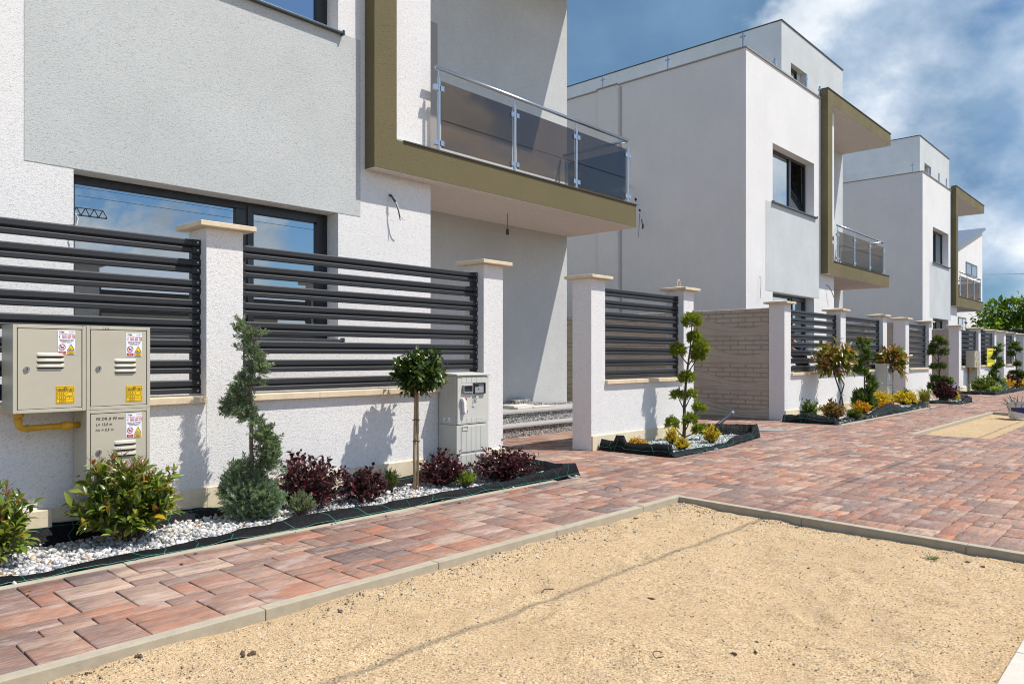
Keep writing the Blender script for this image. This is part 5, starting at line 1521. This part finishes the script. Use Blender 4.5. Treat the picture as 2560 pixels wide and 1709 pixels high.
# pom pom trees
def pompom(label, x, y, balls, trunk, seed, n, spray, mat, scale=1, lean=0.0, core=True):
    rs = np.random.RandomState(seed)
    root = thing('pom_pom_tree', label, 'tree', (x, y, .01), group='pom pom cut trees')
    mb = MB().tube([tuple(RV * a + np.array([0, 0, z])) for a, z in trunk], [.026 - .019 * i / (len(trunk) - 1) for i in range(len(trunk))], 8)
    mb.build('trunk', M['darkbark'], root, smooth=True)
    tz = np.array([q[1] for q in trunk]); ta = np.array([q[0] for q in trunk])
    br = MB()
    for (a, z, r, dep) in balls:
        c = RV * a + FV * dep + np.array([0, 0, z])
        zb = max(.05, z - .14 - abs(a) * .5); b0 = RV * np.interp(zb, tz, ta) + np.array([0, 0, zb])
        br.tube([tuple(b0), tuple((b0 + c) / 2 + np.array([0, 0, -.01])), tuple(c)], [.009, .007, .005], 6)
        k = int(n * (r / .1) ** 2)
        dd = sphere_dirs(rs, k, -.75); lum = np.array([1 + .25 * fbm(d[0] * 2 + a * 9, d[1] * 2 + z * 9, d[2] * 2, 3) for d in dd])
        p = c + dd * np.array([r, r, r * .82]) * (rs.uniform(.3, 1, k) ** .5 * lum)[:, None]
        tm = (SV, SF) if spray < .06 else (TV, TF)
        scatter('pom_pom', tm[0], tm[1], p - dd * spray * .45, dd + np.array([0, 0, .35]) + rs.normal(0, .3, dd.shape), rs.normal(size=dd.shape) + np.array([0, 0, .3]), spray * np.exp(rs.normal(0, .25, k)), M[mat], root)
    br.build('branch', M['darkbark'], root)
    return root
R6 = lambda x, y: ((1380 + x * .2725 - 1700) / 192.7, 1.1 - (650 + y * .2725 - 892) / 192.7)
PB = [(1240, 565, 90, 0), (1268, 715, 68, .03), (1318, 805, 82, -.03), (1302, 890, 70, .02), (1112, 835, 76, .0), (1190, 1085, 76, -.04), (1112, 1245, 62, 0), (1243, 1240, 54, .03), (1310, 1362, 60, .0), (1220, 1465, 72, -.05), (1058, 1500, 66, -.03), (1320, 1562, 66, .05)]
pompom('tall pom pom cut tree with a dozen yellow green balls in the green chip bed', 8.546, 4.83, [(*R6(px, py), r * .2725 / 192.7 * .95, d) for px, py, r, d in PB],
       [(-.015, -.05), (.0, .15), (.0, .45), (.02, .75), (.05, 1.0), (.075, 1.2), (.10, 1.42)], 81, 800, .041, 'lf_cloud')
FB = [(1580, 528), (1628, 562), (1545, 595), (1527, 650), (1632, 652), (1555, 775), (1612, 772), (1558, 885), (1625, 890), (1665, 905), (1530, 950), (1600, 960)]
fb = [((1900 + x * .281 - 2350) / 102.8, 1.1 - (700 + y * .281 - 892) / 102.8, .10 if i not in (9,) else .12, 0) for i, (x, y) in enumerate(FB)]
pompom('far pom pom cut tree with dark balls above purple leaves', 20.29, 4.51, fb, [(0, -.05), (.0, .3), (-.02, .8), (-.05, 1.2), (-.07, 1.55)], 82, 260, .07, 'lf_cloudfar')
pompom('last pom pom cut tree cut off by the right edge of the photo', 30.55, 4.45, [(-a - .1 if i % 3 else a, z, r * 1.05, 0) for i, (a, z, r, d) in enumerate(fb)], [(0, -.05), (.0, .3), (-.02, .8), (-.05, 1.2), (-.07, 1.55)], 83, 240, .075, 'lf_cloudfar')

# golden shrubs and others in the beds
def small(name, label, cat, x, y, r, h, m_, sd, n=60, L=.035, W=.45, leaf=(LV, LF), nl=9, up=.45, grp=None, **kw):
    return shrub(name, label, cat, x, y, r, h, n, nl, L, W, m_, sd, leaf=leaf, up=up, group=grp, **kw)
GY = 'golden leaved shrubs'
small('golden_shrub', 'largest golden shrub of the green chip bed, right of the pom pom tree', 'shrub', 8.50, 4.43, .115, .225, 'lf_yellow', 91, 110, .028, .42, grp=GY, up=.7)
small('golden_shrub', 'golden shrub nearest the front edge of the green chip bed', 'shrub', 7.66, 4.36, .095, .15, 'lf_yellow', 92, 90, .026, .42, grp=GY, up=.7)
small('golden_shrub', 'golden shrub directly in front of the pom pom tree trunk', 'shrub', 8.05, 4.72, .085, .22, 'lf_yellow', 93, 70, .028, .42, grp=GY, up=.7)
small('golden_shrub', 'low golden shrub at the left end of the green chip bed', 'shrub', 7.62, 4.93, .13, .11, 'lf_orange', 94, 60, .028, .42, grp=GY, up=.5)
small('brown_shrub', 'dry brown shrub at the left end of the bed with red tipped trees', 'shrub', 12.78, 4.42, .17, .37, 'lf_brown', 95, 120, .045, .4, up=.7)
small('green_shrub', 'loose green shrub behind the dry brown shrub', 'shrub', 12.72, 4.80, .18, .36, 'lf_green', 96, 70, .05, .45)
small('golden_shrub', 'golden green shrub at the foot of the nearer red tipped tree', 'shrub', 13.75, 4.8, .22, .24, 'lf_yellow', 97, 80, .05, .42, grp=GY)
small('orange_shrub', 'bright orange shrub in front of the middle spiral juniper', 'shrub', 14.20, 4.42, .15, .27, 'lf_orange', 98, 80, .055, .38, up=.7)
small('dwarf_conifer', 'low dark green conifer left of the bright orange shrub', 'conifer', 13.45, 4.30, .13, .16, 'lf_green', 99, 60, .06, .8, leaf=(TV, TF), up=.9)
small('golden_shrub', 'low golden orange shrub right behind the crumpled grey membrane', 'shrub', 16.25, 4.62, .19, .17, 'lf_orange', 100, 70, .06, .42, grp=GY)
small('golden_shrub', 'big golden shrub behind the stem of the farther red tipped tree', 'shrub', 17.15, 5.0, .32, .36, 'lf_yellow', 101, 130, .06, .42, grp=GY)
small('golden_shrub', 'golden green shrub with pinkish tips right of the farther red tipped tree', 'shrub', 18.1, 4.72, .30, .33, 'lf_yellow', 102, 100, .06, .42, grp=GY)
small('green_shrub', 'small dark green shrub at the right end of the bed with red tipped trees', 'shrub', 18.55, 4.85, .2, .34, 'lf_green', 103, 60, .06, .42)
small('purple_shrub', 'loose purple shrub under the far pom pom tree', 'shrub', 20.2, 4.4, .32, .5, 'lf_purple', 104, 130, .065, .5, grp='purple leaved shrubs', inner=.35, lump=.5)
small('golden_shrub', 'small golden shrub at the right of the loose purple shrub', 'shrub', 20.95, 4.35, .16, .26, 'lf_yellow', 105, 50, .06, .42, grp=GY)
small('green_shrub', 'round dark green shrub in front of the far gas cabinets', 'shrub', 25.9, 4.72, .27, .46, 'lf_green', 106, 100, .07, .45)
small('green_shrub', 'round green shrub left of the farthest spiral juniper', 'shrub', 26.9, 4.70, .30, .52, 'lf_green', 107, 110, .07, .45)
small('brown_shrub', 'reddish brown shrub right of the farthest spiral juniper', 'shrub', 28.9, 4.55, .33, .36, 'lf_orange', 108, 80, .08, .42)
small('purple_shrub', 'farthest purple shrub at the foot of the last pom pom tree', 'shrub', 30.0, 4.5, .25, .5, 'lf_purple', 109, 60, .09, .5, grp='purple leaved shrubs')
small('golden_shrub', 'farthest golden shrub beside the farthest purple shrub', 'shrub', 30.45, 4.40, .2, .3, 'lf_yellow', 110, 50, .08, .42, grp=GY)

def tuft(label, x, y, r, h, n, seed, m_='lf_grass', w=.006):
    rs = np.random.RandomState(seed); root = thing('grass_tuft', label, 'ornamental grass', (x, y, .01), group='ornamental grass tufts')
    V, F = [], []
    for i in range(n):
        a = rs.uniform(0, 2 * PI); o = rs.uniform(0, .35) * r; l = h * rs.uniform(.6, 1.1); sp = r * rs.uniform(.3, 1.1)
        b = np.array([o * math.cos(a), o * math.sin(a), 0]); s = np.array([-math.sin(a), math.cos(a), 0]) * w
        m1 = b + np.array([math.cos(a) * sp * .35, math.sin(a) * sp * .35, l * .7]); e = b + np.array([math.cos(a) * sp, math.sin(a) * sp, l * rs.uniform(.75, 1)])
        k = len(V); V += [b - s, b + s, m1 + s * .8, m1 - s * .8, e + s * .1, e - s * .1]; F += [(k, k + 1, k + 2, k + 3), (k + 3, k + 2, k + 4, k + 5)]
    np_mesh('blade', V, F, M[m_], root)
tuft('straw green grass tuft left of the far pom pom tree', 19.9, 4.75, .28, .36, 260, 121)
tuft('bright yellow green grass tuft between the two farthest green shrubs', 26.2, 4.35, .33, .24, 160, 122, 'lf_lime', .01)
wd = thing('weed', 'small green weed growing in the sand near the right kerb', 'weed', (4.71, 1.09, sand_h(4.71, 1.09)))
rs = np.random.RandomState(4); a = rs.uniform(0, 2 * PI, 26)
scatter('leaf', LV, LF, np.stack([.01 * np.cos(a), .01 * np.sin(a), np.full(26, .004)], 1), np.stack([np.cos(a), np.sin(a), rs.uniform(.1, .8, 26)], 1), np.tile([0, 0, 1.0], (26, 1)), np.stack([rs.uniform(.006, .01, 26), rs.uniform(.02, .05, 26), np.full(26, .03)], 1), M['lf_green'], wd)

rs = np.random.RandomState(66); n = 70
px, py = rs.uniform(.9, 5.2, n), rs.uniform(3.95, 5.1, n)
P_ = np.stack([px, py, np.where(py > 4.25, -.012, .007)], 1)
a = rs.uniform(0, 2 * PI, n); s_ = rs.uniform(.02, .045, n)
lt = scatter('fallen_leaves', LV, LF, P_, np.stack([np.cos(a), np.sin(a), rs.normal(0, .15, n)], 1), np.stack([rs.normal(0, .3, n), rs.normal(0, .3, n), np.ones(n)], 1), np.stack([s_ * .5, s_, s_], 1), M['lf_brown'])
tag(lt, 'dry brown leaves fallen on the white chips and the kerb', 'fallen leaves', kind='stuff')

# hedge and dark fence closing the street
hd_ = thing('hedge_tree', 'dense bright green trees rising over the dark fence at the far right', 'tree', (42.5, 6.6, -.1))
rs = np.random.RandomState(9); P, D = [], []
blobs = [(RV * u + FV * rs.uniform(-.5, .5) + np.array([0, 0, z]), r) for u, z, r in [(-1.3, 2.2, .8), (-.8, 2.8, .75), (-.2, 3.1, .85), (.5, 3.45, .7), (1.2, 3.2, .8), (2.0, 3.3, .8), (2.8, 3.1, .9), (3.8, 3.2, .9), (-1.7, 1.6, .7), (0, 2.2, 1.1), (1.2, 2.2, 1.1), (2.4, 2.1, 1.1), (3.6, 2.2, 1.1), (.9, 3.7, .45), (-.5, 3.5, .4), (4.8, 3.0, 1.0), (5.8, 2.6, 1.1)]]
for c, r in blobs:
    n = int(620 * r * r); dd = sphere_dirs(rs, n, -.9); lum = np.array([1 + .35 * fbm(d[0] * 2 + c[0], d[1] * 2 + c[2], d[2] * 2, 3) for d in dd])
    P.append(c + dd * r * (rs.uniform(.4, 1, n) ** .5 * lum)[:, None]); D.append(dd * .6 + rs.normal(0, .6, dd.shape))
P = np.vstack(P); D = np.vstack(D)
s_ = .19 * np.exp(rs.normal(0, .3, len(P)))
scatter('crown', LV, LF, P, D, rs.normal(0, .5, P.shape) + np.array([-.2, -.4, .9]), np.stack([s_ * .6, s_, s_], 1), M['lf_hedge'], hd_)
mb = MB()
for u in (-1, .6, 2.2, 3.6): mb.tube([tuple(RV * u + np.array([0, 0, 0])), tuple(RV * (u + .1) + np.array([0, 0, 1.2])), tuple(RV * (u - .1) + np.array([0, 0, 2.4]))], [.14, .11, .06], 7)
mb.build('trunk', M['darkbark'], hd_)
bf = thing('board_fence', 'tall dark board fence behind the last white pillars', 'fence', (39.6, 6.5, 0))
mb = MB(); yy = 2.0
while yy < 8.7:
    mb.box(39.6, 39.625, yy, yy + .145, -.1, 2.32); yy += .15
part(mb, 'boards', 'blackfence', bf)
mb = MB()
for y in (2.0, 4.2, 6.4, 8.6): mb.box(39.63, 39.72, y, y + .09, -.1, 2.4)
for z in (.4, 1.9): mb.box(39.626, 39.66, 2, 8.7, z, z + .08)
part(mb, 'post', 'blackfence', bf)

# ------------------------------------------------------------------ the two people behind the fence
def skin_mesh(name, verts, edges, radii, m, parent, root_i=0, lv=2):
    me = bpy.data.meshes.new(name); me.from_pydata([tuple(v) for v in verts], edges, [])
    o = bpy.data.objects.new(name, me); link(o, parent); me.materials.append(m)
    sk = o.modifiers.new('skin', 'SKIN'); sk.use_smooth_shade = True
    for i, r in enumerate(radii):
        d = me.skin_vertices[0].data[i]; d.radius = (r, r) if not hasattr(r, '__len__') else r; d.use_root = (i == root_i)
    s = o.modifiers.new('sub', 'SUBSURF'); s.levels = lv; s.render_levels = lv
    return o
def chain(pts, start, verts, edges, radii, rs_):
    prev = start
    for p, r in zip(pts, rs_):
        verts.append(p); radii.append(r); edges.append((prev, len(verts) - 1)); prev = len(verts) - 1
    return prev
def hand(verts, edges, radii, wrist_i, pos, fwd, side, s=.84):
    """palm with five bent fingers"""
    pos = Vector(pos); fwd = Vector(fwd).normalized(); side = Vector(side).normalized(); dn = fwd.cross(side)
    pal = len(verts); verts.append(pos + fwd * .05 * s); radii.append((.036 * s, .016 * s)); edges.append((wrist_i, pal))
    for k, (o, l) in enumerate(((-.030, .070), (-.010, .080), (.010, .076), (.029, .060))):
        b = pos + fwd * .088 * s + side * o * s
        chain([b, b + (fwd * .55 + dn * .25) * l * s, b + (fwd * .8 + dn * .75) * l * s], pal, verts, edges, radii, [.0095 * s, .0085 * s, .0075 * s])
    b = pos + fwd * .03 * s - side * .036 * s
    chain([b, b + (fwd * .5 - side * .5 + dn * .2) * .05 * s, b + (fwd * 1.0 - side * .55 + dn * .4) * .05 * s], pal, verts, edges, radii, [.011 * s, .010 * s, .008 * s])

def person(label, loc, rz, J, hair, top, bottom, sleeves_to=.0, scale=1.0):
    """J: joints in the person's own frame, facing +x"""
    r = thing('person', label, 'person', loc, rz, group='people behind the fence'); r.scale = (scale,) * 3
    V, E, Rr = [Vector(J['pelvis'])], [], [(.13, .10)]
    ch = chain([Vector(J['waist']), Vector(J['chest']), Vector(J['neckbase'])], 0, V, E, Rr, [(.125, .095), (.15, .11), (.07, .065)])
    chest = ch - 1
    nk = chain([Vector(J['neck'])], ch, V, E, Rr, [.052])
    hd = Vector(J['head']); f = Vector(J['face']).normalized()
    up = (hd - Vector(J['neck'])).normalized()
    chain([hd - up * .03 + f * .012, hd + up * .05, hd + up * .10 - f * .01], nk, V, E, Rr, [(.070, .078), (.076, .088), (.050, .06)])
    hi = len(V) - 2
    chain([hd + f * .085 - up * .005, hd + f * .112 - up * .015], hi - 1, V, E, Rr, [.022, .012])     # nose
    chain([hd + f * .06 - up * .085], hi - 1, V, E, Rr, [.03])                                          # chin
    for s in (1, -1):
        sd = Vector((0, s, 0))
        e = chain([hd + sd * .085 - f * .01], hi - 1, V, E, Rr, [.018])                                 # ear
        sh = chain([Vector(J['shoulder%+d' % s]), Vector(J['elbow%+d' % s]), Vector(J['wrist%+d' % s])], chest, V, E, Rr, [.06, .043, .028])
        wv = V[sh]; fw = (V[sh] - V[sh - 1]).normalized()
        hand(V, E, Rr, sh, wv, fw, fw.cross(Vector((0, 0, 1)) if abs(fw.z) < .9 else Vector((1, 0, 0))))
        an = chain([Vector(J['hip%+d' % s]), Vector(J['knee%+d' % s]), Vector(J['ankle%+d' % s]), Vector(J['ankle%+d' % s]) + Vector((.14, 0, -.05))], 0, V, E, Rr, [.09, .06, .042, .038])
    skin_mesh('body', V, E, Rr, M['skin'], r)
    # clothing follows the body a little outside it
    V, E, Rr = [Vector(J['pelvis'])], [], [(.15, .12)]
    ch = chain([Vector(J['waist']), Vector(J['chest']), Vector(J['neckbase'])], 0, V, E, Rr, [(.145, .115), (.172, .132), (.085, .08)])
    for s in (1, -1):
        sh_, el, wr = (Vector(J[k + '%+d' % s]) for k in ('shoulder', 'elbow', 'wrist'))
        chain([sh_, el, el + (wr - el) * .85] if sleeves_to else [sh_, sh_ + (el - sh_) * .6], ch - 1, V, E, Rr, [.078, .060, .046] if sleeves_to else [.078, .065])
    tp = skin_mesh('jacket', V, E, Rr, M[top], r)
    V, E, Rr = [Vector(J['pelvis'])], [], [(.152, .122)]
    for s in (1, -1):
        chain([Vector(J['hip%+d' % s]), Vector(J['knee%+d' % s]), Vector(J['ankle%+d' % s])], 0, V, E, Rr, [.105, .078, .062])
    skin_mesh('trousers', V, E, Rr, M[bottom], r)
    # hair cap
    mb = MB(); n = 14
    side = f.cross(up).normalized()
    rings = []
    for i in range(7):
        t = i / 6 * PI * .62
        ring = []
        for k in range(n):
            a = 2 * PI * k / n; back = .5 - .5 * math.cos(a - PI)
            tt = t * (1.05 if math.cos(a) < .2 else .72)
            ring.append(hd + up * (.045 + .098 * math.cos(tt)) + (f * math.cos(a) * .100 + side * math.sin(a) * .090) * math.sin(tt) - f * .012)
        rings.append(ring)
    mb.add([tuple(v) for rg in rings for v in rg], [(i * n + k, i * n + (k + 1) % n, (i + 1) * n + (k + 1) % n, (i + 1) * n + k) for i in range(6) for k in range(n)])
    mb.build('hair', M[hair], r, smooth=True)
    eyes = MB()
    for s in (1, -1):
        c = hd + f * .083 + side * .032 * s + up * .012
        eyes.disc(c, f, .009, .004, 8)
    eyes.disc(hd + f * .078 - up * .05 - side * .02, side, .006, .04, 6)
    eyes.build('eyes_and_mouth', M['hairred'], r)
    return r, tp
# bending forward to the left, one arm reaching
J1 = dict(pelvis=(-.55, 0, .86), waist=(-.40, 0, 1.06), chest=(-.14, 0, 1.28), neckbase=(.04, 0, 1.40), neck=(.09, 0, 1.45), head=(.15, 0, 1.54), face=(.85, 0, -.5))
J1.update({'shoulder+1': (-.02, .19, 1.34), 'elbow+1': (.16, .22, 1.14), 'wrist+1': (.34, .12, 1.26), 'shoulder-1': (-.02, -.19, 1.34), 'elbow-1': (.10, -.24, 1.14), 'wrist-1': (.14, -.2, 1.36),
           'hip+1': (-.56, .1, .82), 'knee+1': (-.42, .12, .45), 'ankle+1': (-.52, .12, .08), 'hip-1': (-.56, -.1, .82), 'knee-1': (-.40, -.12, .45), 'ankle-1': (-.52, -.12, .08)})
p1, tp1 = person('person in a navy jacket with white stripes bending forward behind the slatted fence', (14.66, 5.86, 0), PI, J1, 'hairdark', 'navy', 'navy', 1)
st = MB()
for (a, b) in (((-.10, -.16, 1.405), (-.34, -.15, 1.235)), ((-.12, -.10, 1.43), (-.36, -.09, 1.26)), ((.0, -.275, 1.30), (.13, -.305, 1.14)), ((-.02, .26, 1.32), (.12, .29, 1.16)), ((-.10, .16, 1.405), (-.34, .15, 1.235))):
    st.tube([a, b], .016, 5)
st.build('white_stripe', M['whitecloth'], p1)
J2 = dict(pelvis=(0, 0, .88), waist=(0, 0, 1.05), chest=(.01, 0, 1.24), neckbase=(0, 0, 1.40), neck=(.01, 0, 1.46), head=(.03, 0, 1.55), face=(1, 0, -.15))
for s in (1, -1):
    J2.update({'shoulder%+d' % s: (0, s * .17, 1.36), 'elbow%+d' % s: (-.02, s * .23, 1.12), 'wrist%+d' % s: (.10, s * .2, .92), 'hip%+d' % s: (0, s * .09, .84), 'knee%+d' % s: (.02, s * .1, .46), 'ankle%+d' % s: (0, s * .1, .08)})
p2, tp2 = person('person with reddish brown hair standing behind the fence near the middle spiral juniper', (19.10, 5.85, .05), PI * .9, J2, 'hairred', 'hairdark', 'hairdark', 1)
# ------------------------------------------------------------------ camera, light, sky
cam = bpy.data.cameras.new('camera'); cam.sensor_width = 36; cam.lens = 36 * 1850 / 2560
cam.clip_start = .05; cam.clip_end = 2000; cam.shift_y = (892 - 854.5) / 2560
co = bpy.data.objects.new('camera', cam); COL.objects.link(co)
co.location = (0, 0, 1.1); co.rotation_euler = (PI / 2, 0, R(42.58 - 90))
SC.camera = co

SUN = Vector((-.73, 1.0, -2.12))
sl = bpy.data.lights.new('sun', 'SUN'); sl.energy = 4.5; sl.angle = R(.53); sl.color = (1, .955, .89)
so = bpy.data.objects.new('sun', sl); COL.objects.link(so)
so.rotation_euler = SUN.to_track_quat('-Z', 'Y').to_euler(); so.location = (6, -8, 20)

w = bpy.data.worlds.new('World'); SC.world = w; w.use_nodes = True
t = w.node_tree; N = t.nodes; Lk = t.links
for n_ in list(N): N.remove(n_)
out = N.new('ShaderNodeOutputWorld'); bg = N.new('ShaderNodeBackground'); bg.inputs['Strength'].default_value = .135
Lk.new(bg.outputs[0], out.inputs[0])
sky = N.new('ShaderNodeTexSky'); sky.sky_type = 'NISHITA'; sky.sun_disc = False
sd = -SUN.normalized(); sky.sun_elevation = math.asin(sd.z); sky.sun_rotation = math.atan2(sd.x, sd.y)
sky.air_density = 1.0; sky.dust_density = .6; sky.ozone_density = 2.0
tc = N.new('ShaderNodeTexCoord')
def vm(op, a, b=None):
    n = N.new('ShaderNodeVectorMath'); n.operation = op
    for s, v in zip(n.inputs, (a, b)):
        if v is None: continue
        if hasattr(v, 'type'): Lk.new(v, s)
        else: s.default_value = v
    return n
def mm(op, a, b=None, clamp=False):
    n = N.new('ShaderNodeMath'); n.operation = op; n.use_clamp = clamp
    for s, v in zip(n.inputs, (a, b)):
        if v is None: continue
        if hasattr(v, 'type'): Lk.new(v, s)
        else: s.default_value = v
    return n.outputs[0]
d = tc.outputs['Generated']
sep = N.new('ShaderNodeSeparateXYZ'); Lk.new(d, sep.inputs[0])
zc = mm('ADD', mm('MAXIMUM', sep.outputs['Z'], 0.0), .06)
pl = N.new('ShaderNodeCombineXYZ'); Lk.new(mm('DIVIDE', sep.outputs['X'], zc), pl.inputs['X']); Lk.new(mm('DIVIDE', sep.outputs['Y'], zc), pl.inputs['Y'])
def cloud(scale, detail, loc, rough=.55, dist=.0):
    mp = N.new('ShaderNodeMapping'); mp.inputs['Location'].default_value = loc
    Lk.new(pl.outputs[0], mp.inputs['Vector'])
    nz_ = N.new('ShaderNodeTexNoise'); nz_.inputs['Scale'].default_value = scale; nz_.inputs['Detail'].default_value = detail; nz_.inputs['Roughness'].default_value = rough; nz_.inputs['Distortion'].default_value = dist
    Lk.new(mp.outputs[0], nz_.inputs['Vector']); return nz_.outputs['Fac']
def dotd(v):
    n = vm('DOT_PRODUCT', d, Vector(v).normalized()); return n.outputs['Value']
def dcloud(scale, detail, loc, rough=.55, dist=.0, sc=(1, 1, 1.9)):
    mp = N.new('ShaderNodeMapping'); mp.inputs['Location'].default_value = loc; mp.inputs['Scale'].default_value = sc
    Lk.new(d, mp.inputs['Vector'])
    nz_ = N.new('ShaderNodeTexNoise'); nz_.inputs['Scale'].default_value = scale; nz_.inputs['Detail'].default_value = detail; nz_.inputs['Roughness'].default_value = rough; nz_.inputs['Distortion'].default_value = dist
    Lk.new(mp.outputs[0], nz_.inputs['Vector']); return nz_.outputs['Fac']
def ramp(f, st, ip='LINEAR'):
    n = N.new('ShaderNodeValToRGB'); el = n.color_ramp.elements; n.color_ramp.interpolation = ip
    while len(el) < len(st): el.new(.5)
    for e, (p, c) in zip(el, st): e.position = p; e.color = (*c, 1)
    Lk.new(f, n.inputs['Fac']); return n.outputs['Color']
def mixc(f, a, b):
    n = N.new('ShaderNodeMix'); n.data_type = 'RGBA'
    for s_, v in ((n.inputs[0], f), (n.inputs[6], a), (n.inputs[7], b)):
        if hasattr(v, 'type'): Lk.new(v, s_)
        elif hasattr(v, '__len__'): s_.default_value = (*v, 1)
        else: s_.default_value = v
    return n.outputs[2]
c1 = dcloud(2.4, 8, (3.1, 1.7, .4), .55, .1, (1, 1, 1.35))
c2 = dcloud(6.0, 7, (7.7, 2.2, .1), .55, .1, (1, 1, 1.3))
c3 = dcloud(1.6, 4, (1.2, 5.2, 2.0), .5, .2)
# a slate blue bank of cloud over the second house, brighter broken cloud towards the far end of the street
east = mm('MULTIPLY', mm('SUBTRACT', dotd((.985, .10, .12)), .93), 2.6)
bank = mm('MULTIPLY', mm('SUBTRACT', dotd((.78, .60, .20)), .80), 9.0, True)
front = mm('GREATER_THAN', dotd((.90, .42, 0)), .45)
slate = ramp(c1, [(.35, (.42, .98, 1.85)), (.65, (1.1, 1.95, 3.0))])
deep = N.new('ShaderNodeMix'); deep.data_type = 'RGBA'; deep.blend_type = 'MULTIPLY'; deep.inputs[0].default_value = 1; Lk.new(sky.outputs[0], deep.inputs[6]); deep.inputs[7].default_value = (.60, .80, .95, 1)
base_sky = mixc(mm('MULTIPLY', bank, .95, True), deep.outputs[2], slate)
back = mm('MULTIPLY', mm('MAXIMUM', mm('MULTIPLY', sep.outputs['Y'], -1.0), 0.0), .06)
cov = mm('ADD', mm('MULTIPLY', c1, .72), mm('MULTIPLY', c2, .28))
covE = mm('ADD', mm('ADD', cov, mm('MAXIMUM', mm('MINIMUM', east, .10), -.16)), back)
mask = ramp(covE, [(.47, (0, 0, 0)), (.52, (.55, .55, .55)), (.62, (1, 1, 1))])
shade = ramp(mm('ADD', mm('MULTIPLY', c2, .65), mm('MULTIPLY', c1, .35)), [(.40, (1.9, 2.75, 3.8)), (.50, (3.5, 4.2, 5.1)), (.58, (5.9, 6.15, 6.4))])
cum = dcloud(4.2, 8, (2.3, 9.1, .7), .58, .15, (1, 1, 1.5))
hb = mm('MULTIPLY', mm('MULTIPLY', mm('MAXIMUM', mm('MULTIPLY', sep.outputs['Y'], -1.0), 0.0), .16), mm('SUBTRACT', 1.0, mm('MULTIPLY', sep.outputs['Z'], 2.2)))
puff = ramp(mm('ADD', cum, hb), [(.545, (0, 0, 0)), (.61, (1, 1, 1))])
puffs = mm('MULTIPLY', puff, mm('LESS_THAN', sep.outputs['Y'], 0.0))
col = mixc(mask, base_sky, shade)
col = mixc(puffs, col, ramp(c2, [(.38, (4.6, 5.2, 6.0)), (.56, (7.6, 7.8, 8.0))]))
Lk.new(col, bg.inputs['Color'])

SC.view_settings.view_transform = 'Standard'; SC.view_settings.look = 'None'; SC.view_settings.gamma = 1
SC.view_settings.exposure = .34
SC.cycles.use_denoising = True
SC.cycles.filter_width = 1.1
SC.cycles.max_bounces = 8; SC.cycles.transparent_max_bounces = 12
SC.cycles.sample_clamp_indirect = 6
